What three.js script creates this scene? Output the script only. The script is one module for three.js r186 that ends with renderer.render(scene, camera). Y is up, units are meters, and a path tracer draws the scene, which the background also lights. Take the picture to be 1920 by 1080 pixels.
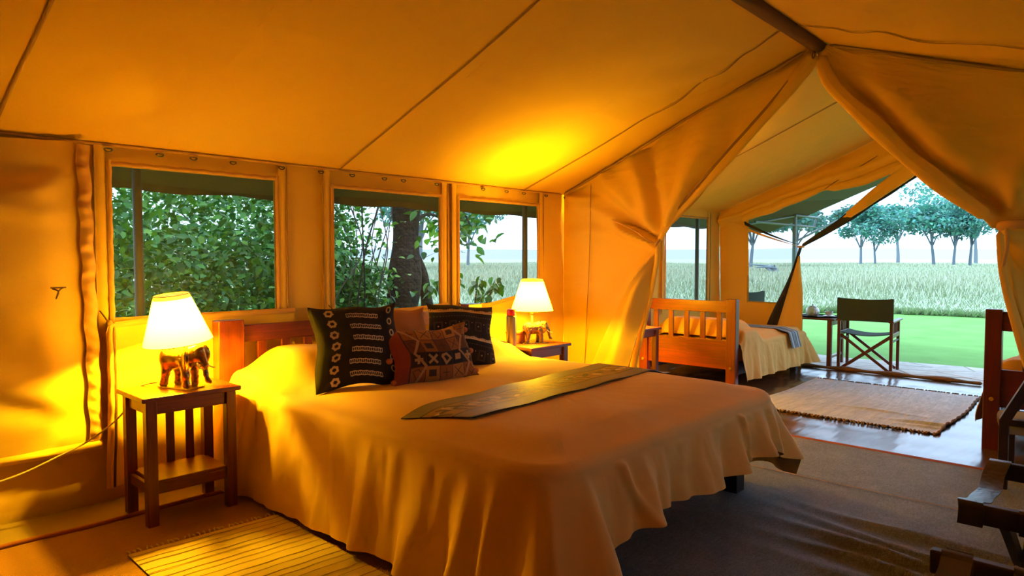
import * as THREE from 'three';
import { RoundedBoxGeometry } from 'three/addons/geometries/RoundedBoxGeometry.js';
import { MarchingCubes } from 'three/addons/objects/MarchingCubes.js';
import { mergeGeometries, mergeVertices } from 'three/addons/utils/BufferGeometryUtils.js';

// ---------------------------------------------------------------- camera, sky, exposure
// x runs along the tent (towards the open front), -z towards the wall behind the big bed, y up, metres
const scene = new THREE.Scene();
const camera = new THREE.PerspectiveCamera(2 * Math.atan(540 / 1266) * 180 / Math.PI, 1920 / 1080, 0.05, 6000);
camera.position.set(0, 1.3, 0);
{
  const yaw = 43 * Math.PI / 180, pitch = Math.atan(55 / 1266);
  camera.lookAt(Math.cos(yaw) * Math.cos(pitch), 1.3 - Math.sin(pitch), -Math.sin(yaw) * Math.cos(pitch));
}
const renderer = new THREE.WebGLRenderer({ antialias: true });
renderer.toneMapping = THREE.LinearToneMapping;
renderer.toneMappingExposure = 1.14;
renderer.shadowMap.enabled = true;

const SKY = 2.6;                      // overcast sky radiance at the horizon
const LAMP_POWER = 15;               // candela-like, three.js point light intensity
const LAMP_COLOR = new THREE.Color().setRGB(1.0, 0.56, 0.009);
{
  const w = 256, h = 128, d = new Float32Array(w * h * 4);
  for (let j = 0; j < h; j++) for (let i = 0; i < w; i++) {
    const el = Math.max(0, Math.sin(((j + 0.5) / h - 0.5) * Math.PI)), k = (j * w + i) * 4;
    const b = SKY * (1 + 0.25 * el) * (1 + 0.03 * Math.sin(i * 0.147) * Math.sin(j * 0.31 + i * 0.049));
    d[k] = b * 0.66; d[k + 1] = b * 0.94; d[k + 2] = b * 1.28; d[k + 3] = 1;
  }
  const t = new THREE.DataTexture(d, w, h, THREE.RGBAFormat, THREE.FloatType);
  t.mapping = THREE.EquirectangularReflectionMapping; t.magFilter = THREE.LinearFilter; t.needsUpdate = true;
  scene.background = t; scene.environment = t;
}

// ---------------------------------------------------------------- helpers
let seed = 12345;
function rnd() { seed |= 0; seed = seed + 0x6D2B79F5 | 0; let t = Math.imul(seed ^ seed >>> 15, 1 | seed); t = t + Math.imul(t ^ t >>> 7, 61 | t) ^ t; return ((t ^ t >>> 14) >>> 0) / 4294967296; }
const rr = (a, b) => a + (b - a) * rnd();
const { clamp, lerp, smoothstep } = THREE.MathUtils;
const V = (x, y, z) => new THREE.Vector3(x, y, z);
const gauss = (x, s) => Math.exp(-(x * x) / (s * s));
function hash(x, y) { let h = Math.imul(x | 0, 374761393) + Math.imul(y | 0, 668265263) | 0; h = Math.imul(h ^ h >>> 13, 1274126177); return ((h ^ h >>> 16) >>> 0) / 4294967296; }
function vnoise(x, y, p = 1e6) {
  const ix = Math.floor(x), iy = Math.floor(y), fx = x - ix, fy = y - iy, m = (a) => ((a % p) + p) % p;
  const s = fx * fx * (3 - 2 * fx), t = fy * fy * (3 - 2 * fy);
  return lerp(lerp(hash(m(ix), m(iy)), hash(m(ix + 1), m(iy)), s), lerp(hash(m(ix), m(iy + 1)), hash(m(ix + 1), m(iy + 1)), s), t);
}
function fbm(x, y, o = 4, p = 1e6) { let a = 0.5, s = 0, n = 0; for (let i = 0; i < o; i++) { s += a * vnoise(x, y, p); n += a; x *= 2; y *= 2; p *= 2; a *= 0.5; } return s / n; }

const used = {};
function numbered(n) { const k = used[n] = (used[n] ?? -1) + 1; return k ? n + '_' + String(k).padStart(3, '0') : n; }
function tag(o, label, category, group, kind) { if (label) o.userData.label = label; if (category) o.userData.category = category; if (group) o.userData.group = group; if (kind) o.userData.kind = kind; return o; }
function thing(name, label, category, pos = [0, 0, 0], turn = 0, group) {
  const o = new THREE.Group(); o.name = numbered(name); o.position.set(...pos); o.rotation.y = turn; scene.add(o);
  return tag(o, label, category, group);
}
function mesh(name, geo, mat, parent) {
  const m = new THREE.Mesh(Array.isArray(geo) ? join(geo) : geo, mat);
  m.name = parent ? name : numbered(name); m.castShadow = m.receiveShadow = true; (parent ?? scene).add(m); return m;
}
function struct(name, geo, mat, parent) { const m = mesh(name, geo, mat, parent); if (!parent) m.userData.kind = 'structure'; return m; }
function copyOf(root, pos, turn, label, group) { const c = root.clone(); c.name = numbered(root.name.replace(/_\d{3}$/, '')); c.userData = { ...root.userData }; c.position.set(...pos); c.rotation.y = turn; scene.add(c); return tag(c, label, null, group); }
function join(list) {
  return mergeGeometries(list.map((g) => { const n = g.index ? g.toNonIndexed() : g; for (const k of Object.keys(n.attributes)) if (!['position', 'normal', 'uv'].includes(k)) n.deleteAttribute(k); return n; }));
}
// a cloth: f(u, v) -> [x, y, z] on a grid; th > 0 gives it a second face and edges; skip(u, v) leaves cells out
function sheet(us, vs, f, th = 0, skip) {
  if (typeof us === 'number') us = Array.from({ length: us + 1 }, (_, i) => i / us);
  if (typeof vs === 'number') vs = Array.from({ length: vs + 1 }, (_, i) => i / vs);
  const nu = us.length, nv = vs.length, pos = [], uv = [], idx = [];
  const P = us.map((u) => vs.map((v) => f(u, v)));
  const len = (a, b) => Math.hypot(a[0] - b[0], a[1] - b[1], a[2] - b[2]);
  const um = [0], vm = [0], mj = nv >> 1, mi = nu >> 1;
  for (let i = 1; i < nu; i++) um.push(um[i - 1] + len(P[i][mj], P[i - 1][mj]));
  for (let j = 1; j < nv; j++) vm.push(vm[j - 1] + len(P[mi][j], P[mi][j - 1]));
  for (let i = 0; i < nu; i++) for (let j = 0; j < nv; j++) { pos.push(...P[i][j]); uv.push(um[i], vm[j]); }
  const kept = (i, j) => i >= 0 && j >= 0 && i < nu - 1 && j < nv - 1 && !(skip && skip((us[i] + us[i + 1]) / 2, (vs[j] + vs[j + 1]) / 2));
  for (let i = 0; i < nu - 1; i++) for (let j = 0; j < nv - 1; j++) if (kept(i, j)) { const a = i * nv + j, b = a + nv; idx.push(a, b, b + 1, a, b + 1, a + 1); }
  const g = new THREE.BufferGeometry();
  g.setAttribute('position', new THREE.Float32BufferAttribute(pos, 3)); g.setAttribute('uv', new THREE.Float32BufferAttribute(uv, 2)); g.setIndex(idx); g.computeVertexNormals();
  if (!th) return g;
  const n = g.attributes.normal.array, N = pos.length / 3, p2 = pos.slice(), n2 = Array.from(n), uv2 = uv.concat(uv), id2 = idx.slice();
  for (let i = 0; i < N * 3; i++) { p2.push(pos[i] - n[i] * th); n2.push(-n[i]); }
  for (let i = 0; i < idx.length; i += 3) id2.push(idx[i] + N, idx[i + 2] + N, idx[i + 1] + N);
  for (let i = 0; i < nu - 1; i++) for (let j = 0; j < nv - 1; j++) if (kept(i, j)) {
    const a = i * nv + j, b = a + nv, e = [];
    if (!kept(i, j - 1)) e.push([a, b]); if (!kept(i + 1, j)) e.push([b, b + 1]); if (!kept(i, j + 1)) e.push([b + 1, a + 1]); if (!kept(i - 1, j)) e.push([a + 1, a]);
    for (const [p, q] of e) id2.push(p, p + N, q, q, p + N, q + N);
  }
  const g2 = new THREE.BufferGeometry();
  g2.setAttribute('position', new THREE.Float32BufferAttribute(p2, 3)); g2.setAttribute('normal', new THREE.Float32BufferAttribute(n2, 3)); g2.setAttribute('uv', new THREE.Float32BufferAttribute(uv2, 2)); g2.setIndex(id2);
  return g2;
}
// a rounded plank, grain (u) along its longest side, uv in metres
function board(w, h, d, r = 0.004) {
  const g = new RoundedBoxGeometry(w, h, d, 2, Math.min(r, w / 2.1, h / 2.1, d / 2.1)), p = g.attributes.position, n = g.attributes.normal, uv = g.attributes.uv;
  const L = w >= h && w >= d ? 0 : h >= d ? 1 : 2, o = rnd() * 7, o2 = rnd() * 3;
  for (let i = 0; i < p.count; i++) {
    const P = [p.getX(i), p.getY(i), p.getZ(i)], N = [n.getX(i), n.getY(i), n.getZ(i)].map(Math.abs), m = N[0] >= N[1] && N[0] >= N[2] ? 0 : N[1] >= N[2] ? 1 : 2;
    const [a, b] = m === L ? [(L + 1) % 3, (L + 2) % 3] : [L, 3 - L - m];
    uv.setXY(i, P[a] + o, P[b] + o2);
  }
  return g;
}
const at = (g, x, y, z) => g.translate(x, y, z);
// a square bar from a to b
function bar(a, b, w, h = w, r = 0.004) {
  const A = V(...a), B = V(...b), L = A.distanceTo(B), g = board(L, h, w, r), dir = B.clone().sub(A).normalize();
  let side = V(0, 1, 0).cross(dir); if (side.length() < 1e-3) side = V(0, 0, 1); side.normalize();
  const up = dir.clone().cross(side.clone().negate()).normalize();
  g.applyMatrix4(new THREE.Matrix4().makeBasis(dir, up, dir.clone().cross(up)).setPosition(A.add(B).multiplyScalar(0.5)));
  return g;
}
function rod(a, b, r, r2 = r, seg = 12) {
  const A = V(...a), B = V(...b), g = new THREE.CylinderGeometry(r2, r, A.distanceTo(B), seg, 1);
  g.applyQuaternion(new THREE.Quaternion().setFromUnitVectors(V(0, 1, 0), B.clone().sub(A).normalize())); return g.translate(...A.add(B).multiplyScalar(0.5).toArray());
}
// a tube through points; radius may vary: rad(t) -> r, flat squashes it along the given axis
function tube(pts, rad, n = 40, seg = 10, flat) {
  const c = new THREE.CatmullRomCurve3(pts.map((p) => V(...p))), F = c.computeFrenetFrames(n, false), R = typeof rad === 'number' ? () => rad : rad;
  return sheet(n, seg, (u, v) => {
    const i = Math.round(u * n), p = c.getPointAt(u), a = v * Math.PI * 2, r = u === 0 || u === 1 ? R(u) * 0.05 : R(u);
    const q = F.normals[i].clone().multiplyScalar(Math.cos(a) * r).addScaledVector(F.binormals[i], -Math.sin(a) * r);
    if (flat) q.set(q.x * flat[0], q.y * flat[1], q.z * flat[2]);
    return p.add(q).toArray();
  });
}
function lathe(profile, seg = 32) { return new THREE.LatheGeometry(profile.map(([r, y]) => new THREE.Vector2(r, y)), seg); }

// ---------------------------------------------------------------- textures
function dataTex(size, f, srgb = true, rep = 1, h = size) {
  const d = new Uint8Array(size * h * 4);
  for (let j = 0; j < h; j++) for (let i = 0; i < size; i++) { const c = f(i / size, j / h), k = (j * size + i) * 4; for (let n = 0; n < 3; n++) d[k + n] = clamp(Math.round((c.length ? c[n] : c) * 255), 0, 255); d[k + 3] = 255; }
  const t = new THREE.DataTexture(d, size, h); t.wrapS = t.wrapT = THREE.RepeatWrapping; t.magFilter = THREE.LinearFilter; t.minFilter = THREE.LinearMipmapLinearFilter; t.generateMipmaps = true;
  if (srgb) t.colorSpace = THREE.SRGBColorSpace; t.repeat.set(...(Array.isArray(rep) ? rep : [rep, rep])); t.needsUpdate = true; return t;
}
function rep(t, a, b = a) { const c = t.clone(); c.repeat.set(a, b); c.needsUpdate = true; return c; }
const mixc = (a, b, t) => a.map((x, i) => x + (b[i] - x) * t);
const weave = dataTex(128, (u, v) => { const a = Math.sin(u * 64 * Math.PI * 2), b = Math.sin(v * 64 * Math.PI * 2); return 0.5 + 0.25 * a * b + 0.2 * (hash(u * 128, v * 128) - 0.5); }, false, 12);
const crumple = dataTex(512, (u, v) => { const w = fbm(u * 4, v * 4, 3, 4) * 2; return fbm(u * 5 + 0, v * 5, 3, 5) * 0.85 + 0.15 * fbm(u * 3, v * 20 + w * 0, 3, 20); }, false, 0.8);
const woodMap = dataTex(512, (u, v) => {
  const s = fbm(u * 3, v * 24, 4, 24), f = fbm(u * 8, v * 128, 2, 128), b = vnoise(u * 2, v * 6, 6);
  return mixc(mixc([0.40, 0.165, 0.06], [0.62, 0.31, 0.13], s), [0.26, 0.09, 0.035], clamp(f * 0.9 - 0.28, 0, 1) * 0.7 + b * 0.12);
}, true, [1.2, 3]);
const sisal = dataTex(256, (u, v) => 0.5 + 0.3 * Math.sin(u * 32 * Math.PI * 2) * Math.sin(v * 32 * Math.PI * 2 + (Math.floor(u * 32) % 2) * Math.PI) + 0.3 * (hash(u * 256, v * 256) - 0.5), false, 5);
const sisalMap = dataTex(512, (u, v) => { const n = fbm(u * 8, v * 8, 4, 8), k = hash(Math.floor(u * 256), Math.floor(v * 256)), l = hash(Math.floor(u * 256), Math.floor(v * 48) + 9), h = hash(Math.floor(u * 48) + 5, Math.floor(v * 256)); return mixc([0.19, 0.19, 0.20], [0.58, 0.61, 0.66], clamp(n * 0.3 + k * 0.35 + l * 0.2 + h * 0.25 - 0.05, 0, 1)); }, true, 1.1);
const ruckMap = dataTex(512, (u, v) => { const n = fbm(u * 4, v * 40, 4, 40), k = hash(u * 512, v * 256); return mixc([0.52, 0.54, 0.56], [0.80, 0.83, 0.87], n * 0.6 + k * 0.4); }, true, 1.2);
const grassMap = dataTex(512, (u, v) => { const n = fbm(u * 8, v * 8, 5, 8), k = hash(u * 512, v * 512); return mixc([0.34, 0.54, 0.20], [0.48, 0.68, 0.33], n * 0.6 + k * 0.4); }, true, 0.35);
const barkMap = dataTex(256, (u, v) => { const s = fbm(u * 24, v * 4, 4, 24); return mixc([0.09, 0.07, 0.06], [0.3, 0.25, 0.21], s); }, true, 3);
const stoneMap = dataTex(256, (u, v) => { const n = fbm(u * 6, v * 6, 5, 6); return mixc([0.72, 0.69, 0.66], [0.9, 0.88, 0.85], n); }, true, 1.5);
const floorBump = dataTex(512, (u, v) => fbm(u * 3, v * 14, 4, 14), false, 0.35);
function drawn(w, h, paint) { const c = document.createElement('canvas'); c.width = w; c.height = h; const x = c.getContext('2d'); paint(x, w, h); const t = new THREE.CanvasTexture(c); t.colorSpace = THREE.SRGBColorSpace; t.anisotropy = 4; return t; }

// ---------------------------------------------------------------- materials
const std = (o) => new THREE.MeshStandardMaterial({ roughness: 0.85, ...o });
const phys = (o) => new THREE.MeshPhysicalMaterial({ roughness: 0.85, ...o });
const lin = (r, g, b) => new THREE.Color().setRGB(r, g, b);
const M = {
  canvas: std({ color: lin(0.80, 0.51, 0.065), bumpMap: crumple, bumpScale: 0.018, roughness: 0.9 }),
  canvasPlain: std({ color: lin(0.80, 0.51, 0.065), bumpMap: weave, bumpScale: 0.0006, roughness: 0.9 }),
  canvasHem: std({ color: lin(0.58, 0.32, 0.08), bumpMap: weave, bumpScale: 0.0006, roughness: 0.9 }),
  canvasDark: std({ color: lin(0.11, 0.05, 0.02), roughness: 0.9 }),
  seam: std({ color: lin(0.33, 0.19, 0.07), roughness: 0.9 }),
  spread: std({ color: lin(0.76, 0.46, 0.115), bumpMap: crumple, bumpScale: 0.012, roughness: 0.82 }),
  spreadPlain: std({ color: lin(0.76, 0.46, 0.115), roughness: 0.85 }),
  wood: phys({ map: woodMap, color: lin(0.62, 0.44, 0.34), roughness: 0.38, clearcoat: 0.25, clearcoatRoughness: 0.3 }),
  woodRed: phys({ map: woodMap, color: lin(0.56, 0.17, 0.09), roughness: 0.4, clearcoat: 0.25, clearcoatRoughness: 0.3 }),
  woodDark: phys({ map: woodMap, color: lin(0.08, 0.05, 0.045), roughness: 0.5, clearcoat: 0.1, clearcoatRoughness: 0.35 }),
  leather: phys({ color: lin(0.022, 0.010, 0.006), roughness: 0.36, bumpMap: rep(crumple, 6), bumpScale: 0.004, clearcoat: 0.2, clearcoatRoughness: 0.4 }),
  webbing: std({ color: lin(0.06, 0.042, 0.03), bumpMap: rep(weave, 16), bumpScale: 0.001 }),
  brass: std({ color: lin(0.42, 0.27, 0.09), metalness: 1, roughness: 0.27, bumpMap: rep(crumple, 9), bumpScale: 0.003 }),
  silver: std({ color: lin(0.30, 0.22, 0.13), metalness: 1, roughness: 0.28, bumpMap: rep(crumple, 14), bumpScale: 0.008 }),
  steel: std({ color: lin(0.35, 0.35, 0.34), metalness: 0.9, roughness: 0.35 }),
  ivory: std({ color: lin(0.8, 0.72, 0.55), roughness: 0.4 }),
  shade: phys({ color: lin(0.97, 0.92, 0.5), transmission: 0.93, thickness: 0, roughness: 1 }),
  bulb: std({ color: 0x000000, emissive: lin(1, 0.62, 0.22), emissiveIntensity: 12 }),
  floor: phys({ color: lin(0.105, 0.055, 0.03), roughness: 0.2, bumpMap: floorBump, bumpScale: 0.012 }),
  groundsheet: std({ color: lin(0.35, 0.24, 0.11), roughness: 0.8 }),
  carpet: phys({ map: sisalMap, bumpMap: sisal, bumpScale: 0.003, roughness: 0.62, sheen: 0.6, sheenRoughness: 0.5, sheenColor: lin(0.8, 0.8, 0.8) }),
  sisal: std({ color: lin(0.34, 0.155, 0.055), bumpMap: rep(sisal, 2.2), bumpScale: 0.006, roughness: 0.95 }),
  piping: std({ color: lin(0.30, 0.075, 0.03), roughness: 0.7 }),
  rug: phys({ map: ruckMap, bumpMap: rep(floorBump, 2.5), bumpScale: 0.01, roughness: 0.6, sheen: 0.6, sheenRoughness: 0.5, sheenColor: lin(0.8, 0.8, 0.8) }),
  rugCream: std({ color: lin(0.62, 0.47, 0.21), bumpMap: rep(weave, 8), bumpScale: 0.002, roughness: 1 }),
  rugDark: std({ color: lin(0.16, 0.085, 0.03), roughness: 1 }),
  fringe: std({ color: lin(0.55, 0.40, 0.18), roughness: 1 }),
  fringeBrown: std({ color: lin(0.19, 0.11, 0.06), roughness: 1 }),
  net: std({ color: lin(0.10, 0.12, 0.11), transparent: true, opacity: 0.26, roughness: 1, side: THREE.DoubleSide }),
  netDense: std({ color: lin(0.02, 0.02, 0.025), transparent: true, opacity: 0.86, roughness: 1, side: THREE.DoubleSide }),
  netBlack: std({ color: lin(0.02, 0.019, 0.02), roughness: 1 }),
  fly: std({ color: lin(0.115, 0.085, 0.06), roughness: 0.9 }),
  pole: std({ color: lin(0.075, 0.06, 0.05), roughness: 0.5 }),
  poleGrey: std({ color: lin(0.20, 0.24, 0.23), roughness: 0.45, metalness: 0.4 }),
  lawn: std({ map: grassMap, roughness: 1 }),
  plain: std({ color: lin(0.40, 0.38, 0.24), roughness: 1 }),
  hill: std({ color: lin(0.36, 0.36, 0.36), roughness: 1 }),
  stone: std({ map: stoneMap, bumpMap: rep(crumple, 3), bumpScale: 0.006, roughness: 0.75 }),
  mortar: std({ color: lin(0.18, 0.16, 0.14), roughness: 1 }),
  bark: std({ map: barkMap, bumpMap: rep(crumple, 4), bumpScale: 0.04, roughness: 1 }),
  twig: std({ color: lin(0.09, 0.07, 0.055), roughness: 1 }),
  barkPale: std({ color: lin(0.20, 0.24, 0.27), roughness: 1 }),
  leafs: [[0.08, 0.22, 0.018], [0.13, 0.34, 0.02], [0.05, 0.15, 0.025], [0.19, 0.42, 0.03], [0.13, 0.24, 0.10]].map((c) => phys({ color: lin(...c), transmission: 0.35, thickness: 0, roughness: 0.55, side: THREE.DoubleSide })),
  leafWhite: phys({ color: lin(1, 1, 1), transmission: 0.35, thickness: 0, roughness: 0.6, side: THREE.DoubleSide }),
  crown: phys({ color: lin(1, 1, 1), transmission: 0.3, thickness: 0, roughness: 1, side: THREE.DoubleSide }),
  straw: phys({ color: lin(1, 1, 1), transmission: 0.3, thickness: 0, roughness: 1, side: THREE.DoubleSide }),
  chairCloth: std({ color: lin(0.035, 0.06, 0.045), bumpMap: rep(weave, 10), bumpScale: 0.001, roughness: 0.9 }),
  china: phys({ color: lin(0.7, 0.7, 0.7), roughness: 0.25, clearcoat: 0.5 }),
  red: phys({ color: lin(0.62, 0.02, 0.02), roughness: 0.35, clearcoat: 0.3 }),
  flask: std({ color: lin(0.30, 0.24, 0.12), metalness: 0.85, roughness: 0.4 }),
  black: std({ color: lin(0.02, 0.02, 0.02), roughness: 0.6 }),
  cable: std({ color: lin(0.62, 0.50, 0.30), roughness: 0.6 }),
  towel: std({ color: lin(0.52, 0.50, 0.40), bumpMap: rep(crumple, 5), bumpScale: 0.01, roughness: 1 }),
  boxWood: std({ color: lin(0.52, 0.13, 0.02), roughness: 0.5 }),
};

// ---------------------------------------------------------------- tent shell
const WL = -4, WR = 1.1, RZ = -1.71, RY = 2.82, EY = 1.905, XB = -2.3, XF = 8.25, XP = 5.0;
const kL = (RY - EY) / (RZ - WL), kR = -0.317;
const roofY = (z) => z < RZ ? RY + kL * (z - RZ) : RY + kR * (z - RZ);
const EYR = roofY(WR);
// roof canvas: sags a little between seams; slight puckers towards the ridge over the partition
const roofSag = (x, z) => {
  const t = z < RZ ? (z - WL) / (RZ - WL) : (WR - z) / (WR - RZ);
  return -0.035 * Math.sin(Math.PI * clamp(t, 0, 1)) * (0.75 + 0.25 * Math.sin(x * 1.6)) + 0.02 * (fbm(x * 0.9, z * 1.1) - 0.5) * Math.sin(Math.PI * clamp(t, 0, 1))
    + (0.03 * Math.sin(Math.atan2(z - RZ, x - XP) * 19 + 2 * fbm(x * 1.5, z * 1.5)) * gauss(Math.hypot(x - XP, z - RZ) - 0.7, 0.55) * (x < XP ? 1 : 0.3) + 0.02 * Math.sin(x * 9 + 5 * fbm(x * 1.1, z * 0.8)) * gauss(z + 2.1, 0.5) * fbm(x, z * 2)) * Math.sin(Math.PI * clamp(t * 1.05, 0, 1));
};
const roofAt = (x, z) => roofY(z) + roofSag(x, z);
struct('ceiling', [
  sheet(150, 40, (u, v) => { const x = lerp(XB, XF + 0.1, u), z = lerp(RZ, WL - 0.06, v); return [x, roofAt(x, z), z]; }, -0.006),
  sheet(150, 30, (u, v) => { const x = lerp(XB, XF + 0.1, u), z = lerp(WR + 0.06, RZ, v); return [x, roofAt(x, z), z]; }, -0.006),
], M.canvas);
const ceiling = scene.children[scene.children.length - 1];
for (const x of [-1.2, 0.70, 2.59, 4.46, 6.37]) for (const [z0, z1] of [[WL + 0.01, RZ - 0.02], [RZ + 0.02, WR - 0.01]])
  mesh('seam', sheet(3, 90, (u, v) => { const z = lerp(z0, z1, v), xx = x + (u - 0.5) * 0.016 + 0.02 * Math.sin(z * 2); return [xx, roofAt(xx, z) - 0.006 - 0.004 * Math.sin(Math.PI * u), z]; }), M.seam, ceiling);
// ridge pole in a canvas sleeve
{
  const t = thing('ridge_pole', 'dark ridge pole in a brown canvas sleeve running along the peak of the roof', 'tent pole');
  mesh('pole', rod([XB + 0.02, RY - 0.035, RZ], [XF + 0.05, RY - 0.035, RZ], 0.028), M.pole, t);
  mesh('sleeve', sheet(60, 8, (u, v) => { const a = lerp(-0.35, Math.PI + 0.35, v), x = lerp(-2.2, XP + 0.05, u); return [x, RY - 0.03 - Math.sin(a) * 0.042, RZ + Math.cos(a) * 0.05]; }), M.canvasDark, t);
  const ring = new THREE.TorusGeometry(0.022, 0.005, 8, 20); ring.rotateY(0.7);
  mesh('ring', at(ring, XP - 0.07, RY - 0.10, RZ - 0.01), M.brass, t);
}
// walls
const WINS = [[1.18, 2.10, 0.985, 1.79], [2.52, 3.46, 0.934, 1.775], [3.665, 4.62, 0.93, 1.77], [6.86, 7.87, 0.765, 1.79]];
function ticks(a, b, marks, step) { const all = [a, ...marks.filter((m) => m > a && m < b), b].sort((p, q) => p - q), out = []; for (let i = 0; i < all.length - 1; i++) { const n = Math.max(1, Math.ceil((all[i + 1] - all[i]) / step)); for (let k = 0; k < n; k++) out.push(lerp(all[i], all[i + 1], k / n)); } return [...out, b]; }
const inWin = (list) => (x, y) => list.some(([a, b, c, d]) => x > a && x < b && y > c && y < d);
const wallDisp = (x, y) => { let near = 1; for (const [a, b, c, d] of WINS) if (x > a - 0.06 && x < b + 0.06 && y > c - 0.06 && y < d + 0.06) near = 0.25; return near * (0.08 * (fbm(x * 1.3, y * 0.8 + 3) - 0.5) + 0.02 * (fbm(x * 5, y * 2.2) - 0.5)); };
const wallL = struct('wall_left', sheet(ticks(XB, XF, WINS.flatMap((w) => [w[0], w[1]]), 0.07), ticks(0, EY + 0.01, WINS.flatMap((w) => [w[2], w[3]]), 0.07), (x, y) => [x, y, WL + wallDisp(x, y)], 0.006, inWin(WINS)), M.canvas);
const WINR = [[2.6, 3.3, 0.85, 1.75], [3.7, 4.7, 0.85, 1.75], [5.7, 7.0, 0.85, 1.75]];
struct('wall_right', sheet(ticks(XB, XF, WINR.flatMap((w) => [w[0], w[1]]), 0.15), ticks(0, EYR + 0.01, WINR.flatMap((w) => [w[2], w[3]]), 0.15), (x, y) => [x, y, WR - 0.02 * fbm(x * 1.5, y)], -0.006, inWin(WINR)), M.canvas);
struct('wall_back', [sheet(12, 14, (u, v) => { const z = lerp(RZ, WL, u); return [XB, v * roofY(z), z]; }, 0.006), sheet(12, 14, (u, v) => { const z = lerp(WR, RZ, u); return [XB, v * roofY(z), z]; }, 0.006)], M.canvas);
// windows of the left wall: netting, hemmed edges, seams
function hemGeo(a, b, w, z, skew = 0) { // flat strip from a to b in the wall plane, slightly pillowed
  const d = Math.hypot(b[0] - a[0], b[1] - a[1]), nx = -(b[1] - a[1]) / d, ny = (b[0] - a[0]) / d;
  return sheet(Math.max(4, Math.ceil(d / 0.03)), 4, (u, v) => { const s = (v - 0.5) * w, k = 0.004 * Math.sin(u * d * 60 + skew); return [lerp(a[0], b[0], u) + nx * (s + k * 0.6), lerp(a[1], b[1], u) + ny * (s + k * 0.6), z + 0.004 + 0.008 * Math.sin(Math.PI * v) + k * 0.6]; }, 0.004);
}
WINS.forEach(([a, b, c, d], i) => {
  const w = new THREE.Group(); w.name = 'window_' + (i + 1); w.userData.kind = 'structure'; scene.add(w);
  mesh('netting', sheet(6, 6, (u, v) => [lerp(a - 0.01, b + 0.01, u), lerp(c - 0.01, d + 0.01, v), WL - 0.006]), M.net, w);
  const z = WL + 0.008;
  mesh('hem', hemGeo([a - 0.012, c - 0.02], [a - 0.012, d + 0.03], 0.026, z, 1), M.canvasHem, w);
  mesh('hem', hemGeo([b + 0.012, c - 0.02], [b + 0.012, d + 0.03], 0.026, z, 2), M.canvasHem, w);
  mesh('hem', hemGeo([a - 0.02, d + 0.012], [b + 0.02, d + 0.012], 0.026, z, 3), M.canvasHem, w);
  mesh('hem', hemGeo([a - 0.02, c - 0.012], [b + 0.02, c - 0.012], 0.026, z, 4), M.canvasHem, w);
  mesh('border', hemGeo([a - 0.052, c - 0.1], [a - 0.052, EY - 0.01], 0.05, z - 0.008, 5), M.canvasPlain, w);
  mesh('border', hemGeo([b + 0.052, c - 0.1], [b + 0.052, EY - 0.01], 0.05, z - 0.008, 6), M.canvasPlain, w);
  mesh('seam', tube([[a - 0.08, c - 0.1, z], [a - 0.083, (c + d) / 2, z + 0.003], [a - 0.08, EY - 0.01, z]], 0.005, 24, 6), M.seam, w);
  mesh('seam', tube([[b + 0.08, c - 0.1, z], [b + 0.077, (c + d) / 2, z + 0.003], [b + 0.08, EY - 0.01, z]], 0.005, 24, 6), M.seam, w);
});
WINR.forEach(([a, b, c, d]) => { const w = new THREE.Group(); w.name = 'window_' + (WINS.length + 1 + WINR.findIndex((q) => q[0] === a)); w.userData.kind = 'structure'; scene.add(w);
  mesh('netting', sheet(2, 2, (u, v) => [lerp(a, b, u), lerp(c, d, v), WR - 0.004]), M.net, w); });
// toggle hooks along the eave
for (const x of [0.80, 1.165, 1.42, 1.60, 1.83, 2.14, 2.42, 2.66, 2.93, 3.10, 3.42, 3.92, 4.20, 4.42, 4.72, 5.0]) {
  const g = new THREE.TorusGeometry(0.019, 0.0045, 6, 12, Math.PI); g.rotateZ(Math.PI); g.scale(1, 0.75, 1);
  mesh('hook', [at(g, x, EY - 0.03, WL + 0.022), at(new RoundedBoxGeometry(0.036, 0.006, 0.016, 1, 0.002), x, EY - 0.028, WL + 0.020)], M.pole, wallL);
}
mesh('wall_hem', tube(Array.from({ length: 14 }, (_, i) => [lerp(XB, XP, i / 13), EY - 0.006, WL + 0.008 + 0.004 * Math.sin(i * 2)]), 0.008, 80, 6), M.canvasHem, wallL);

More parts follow.
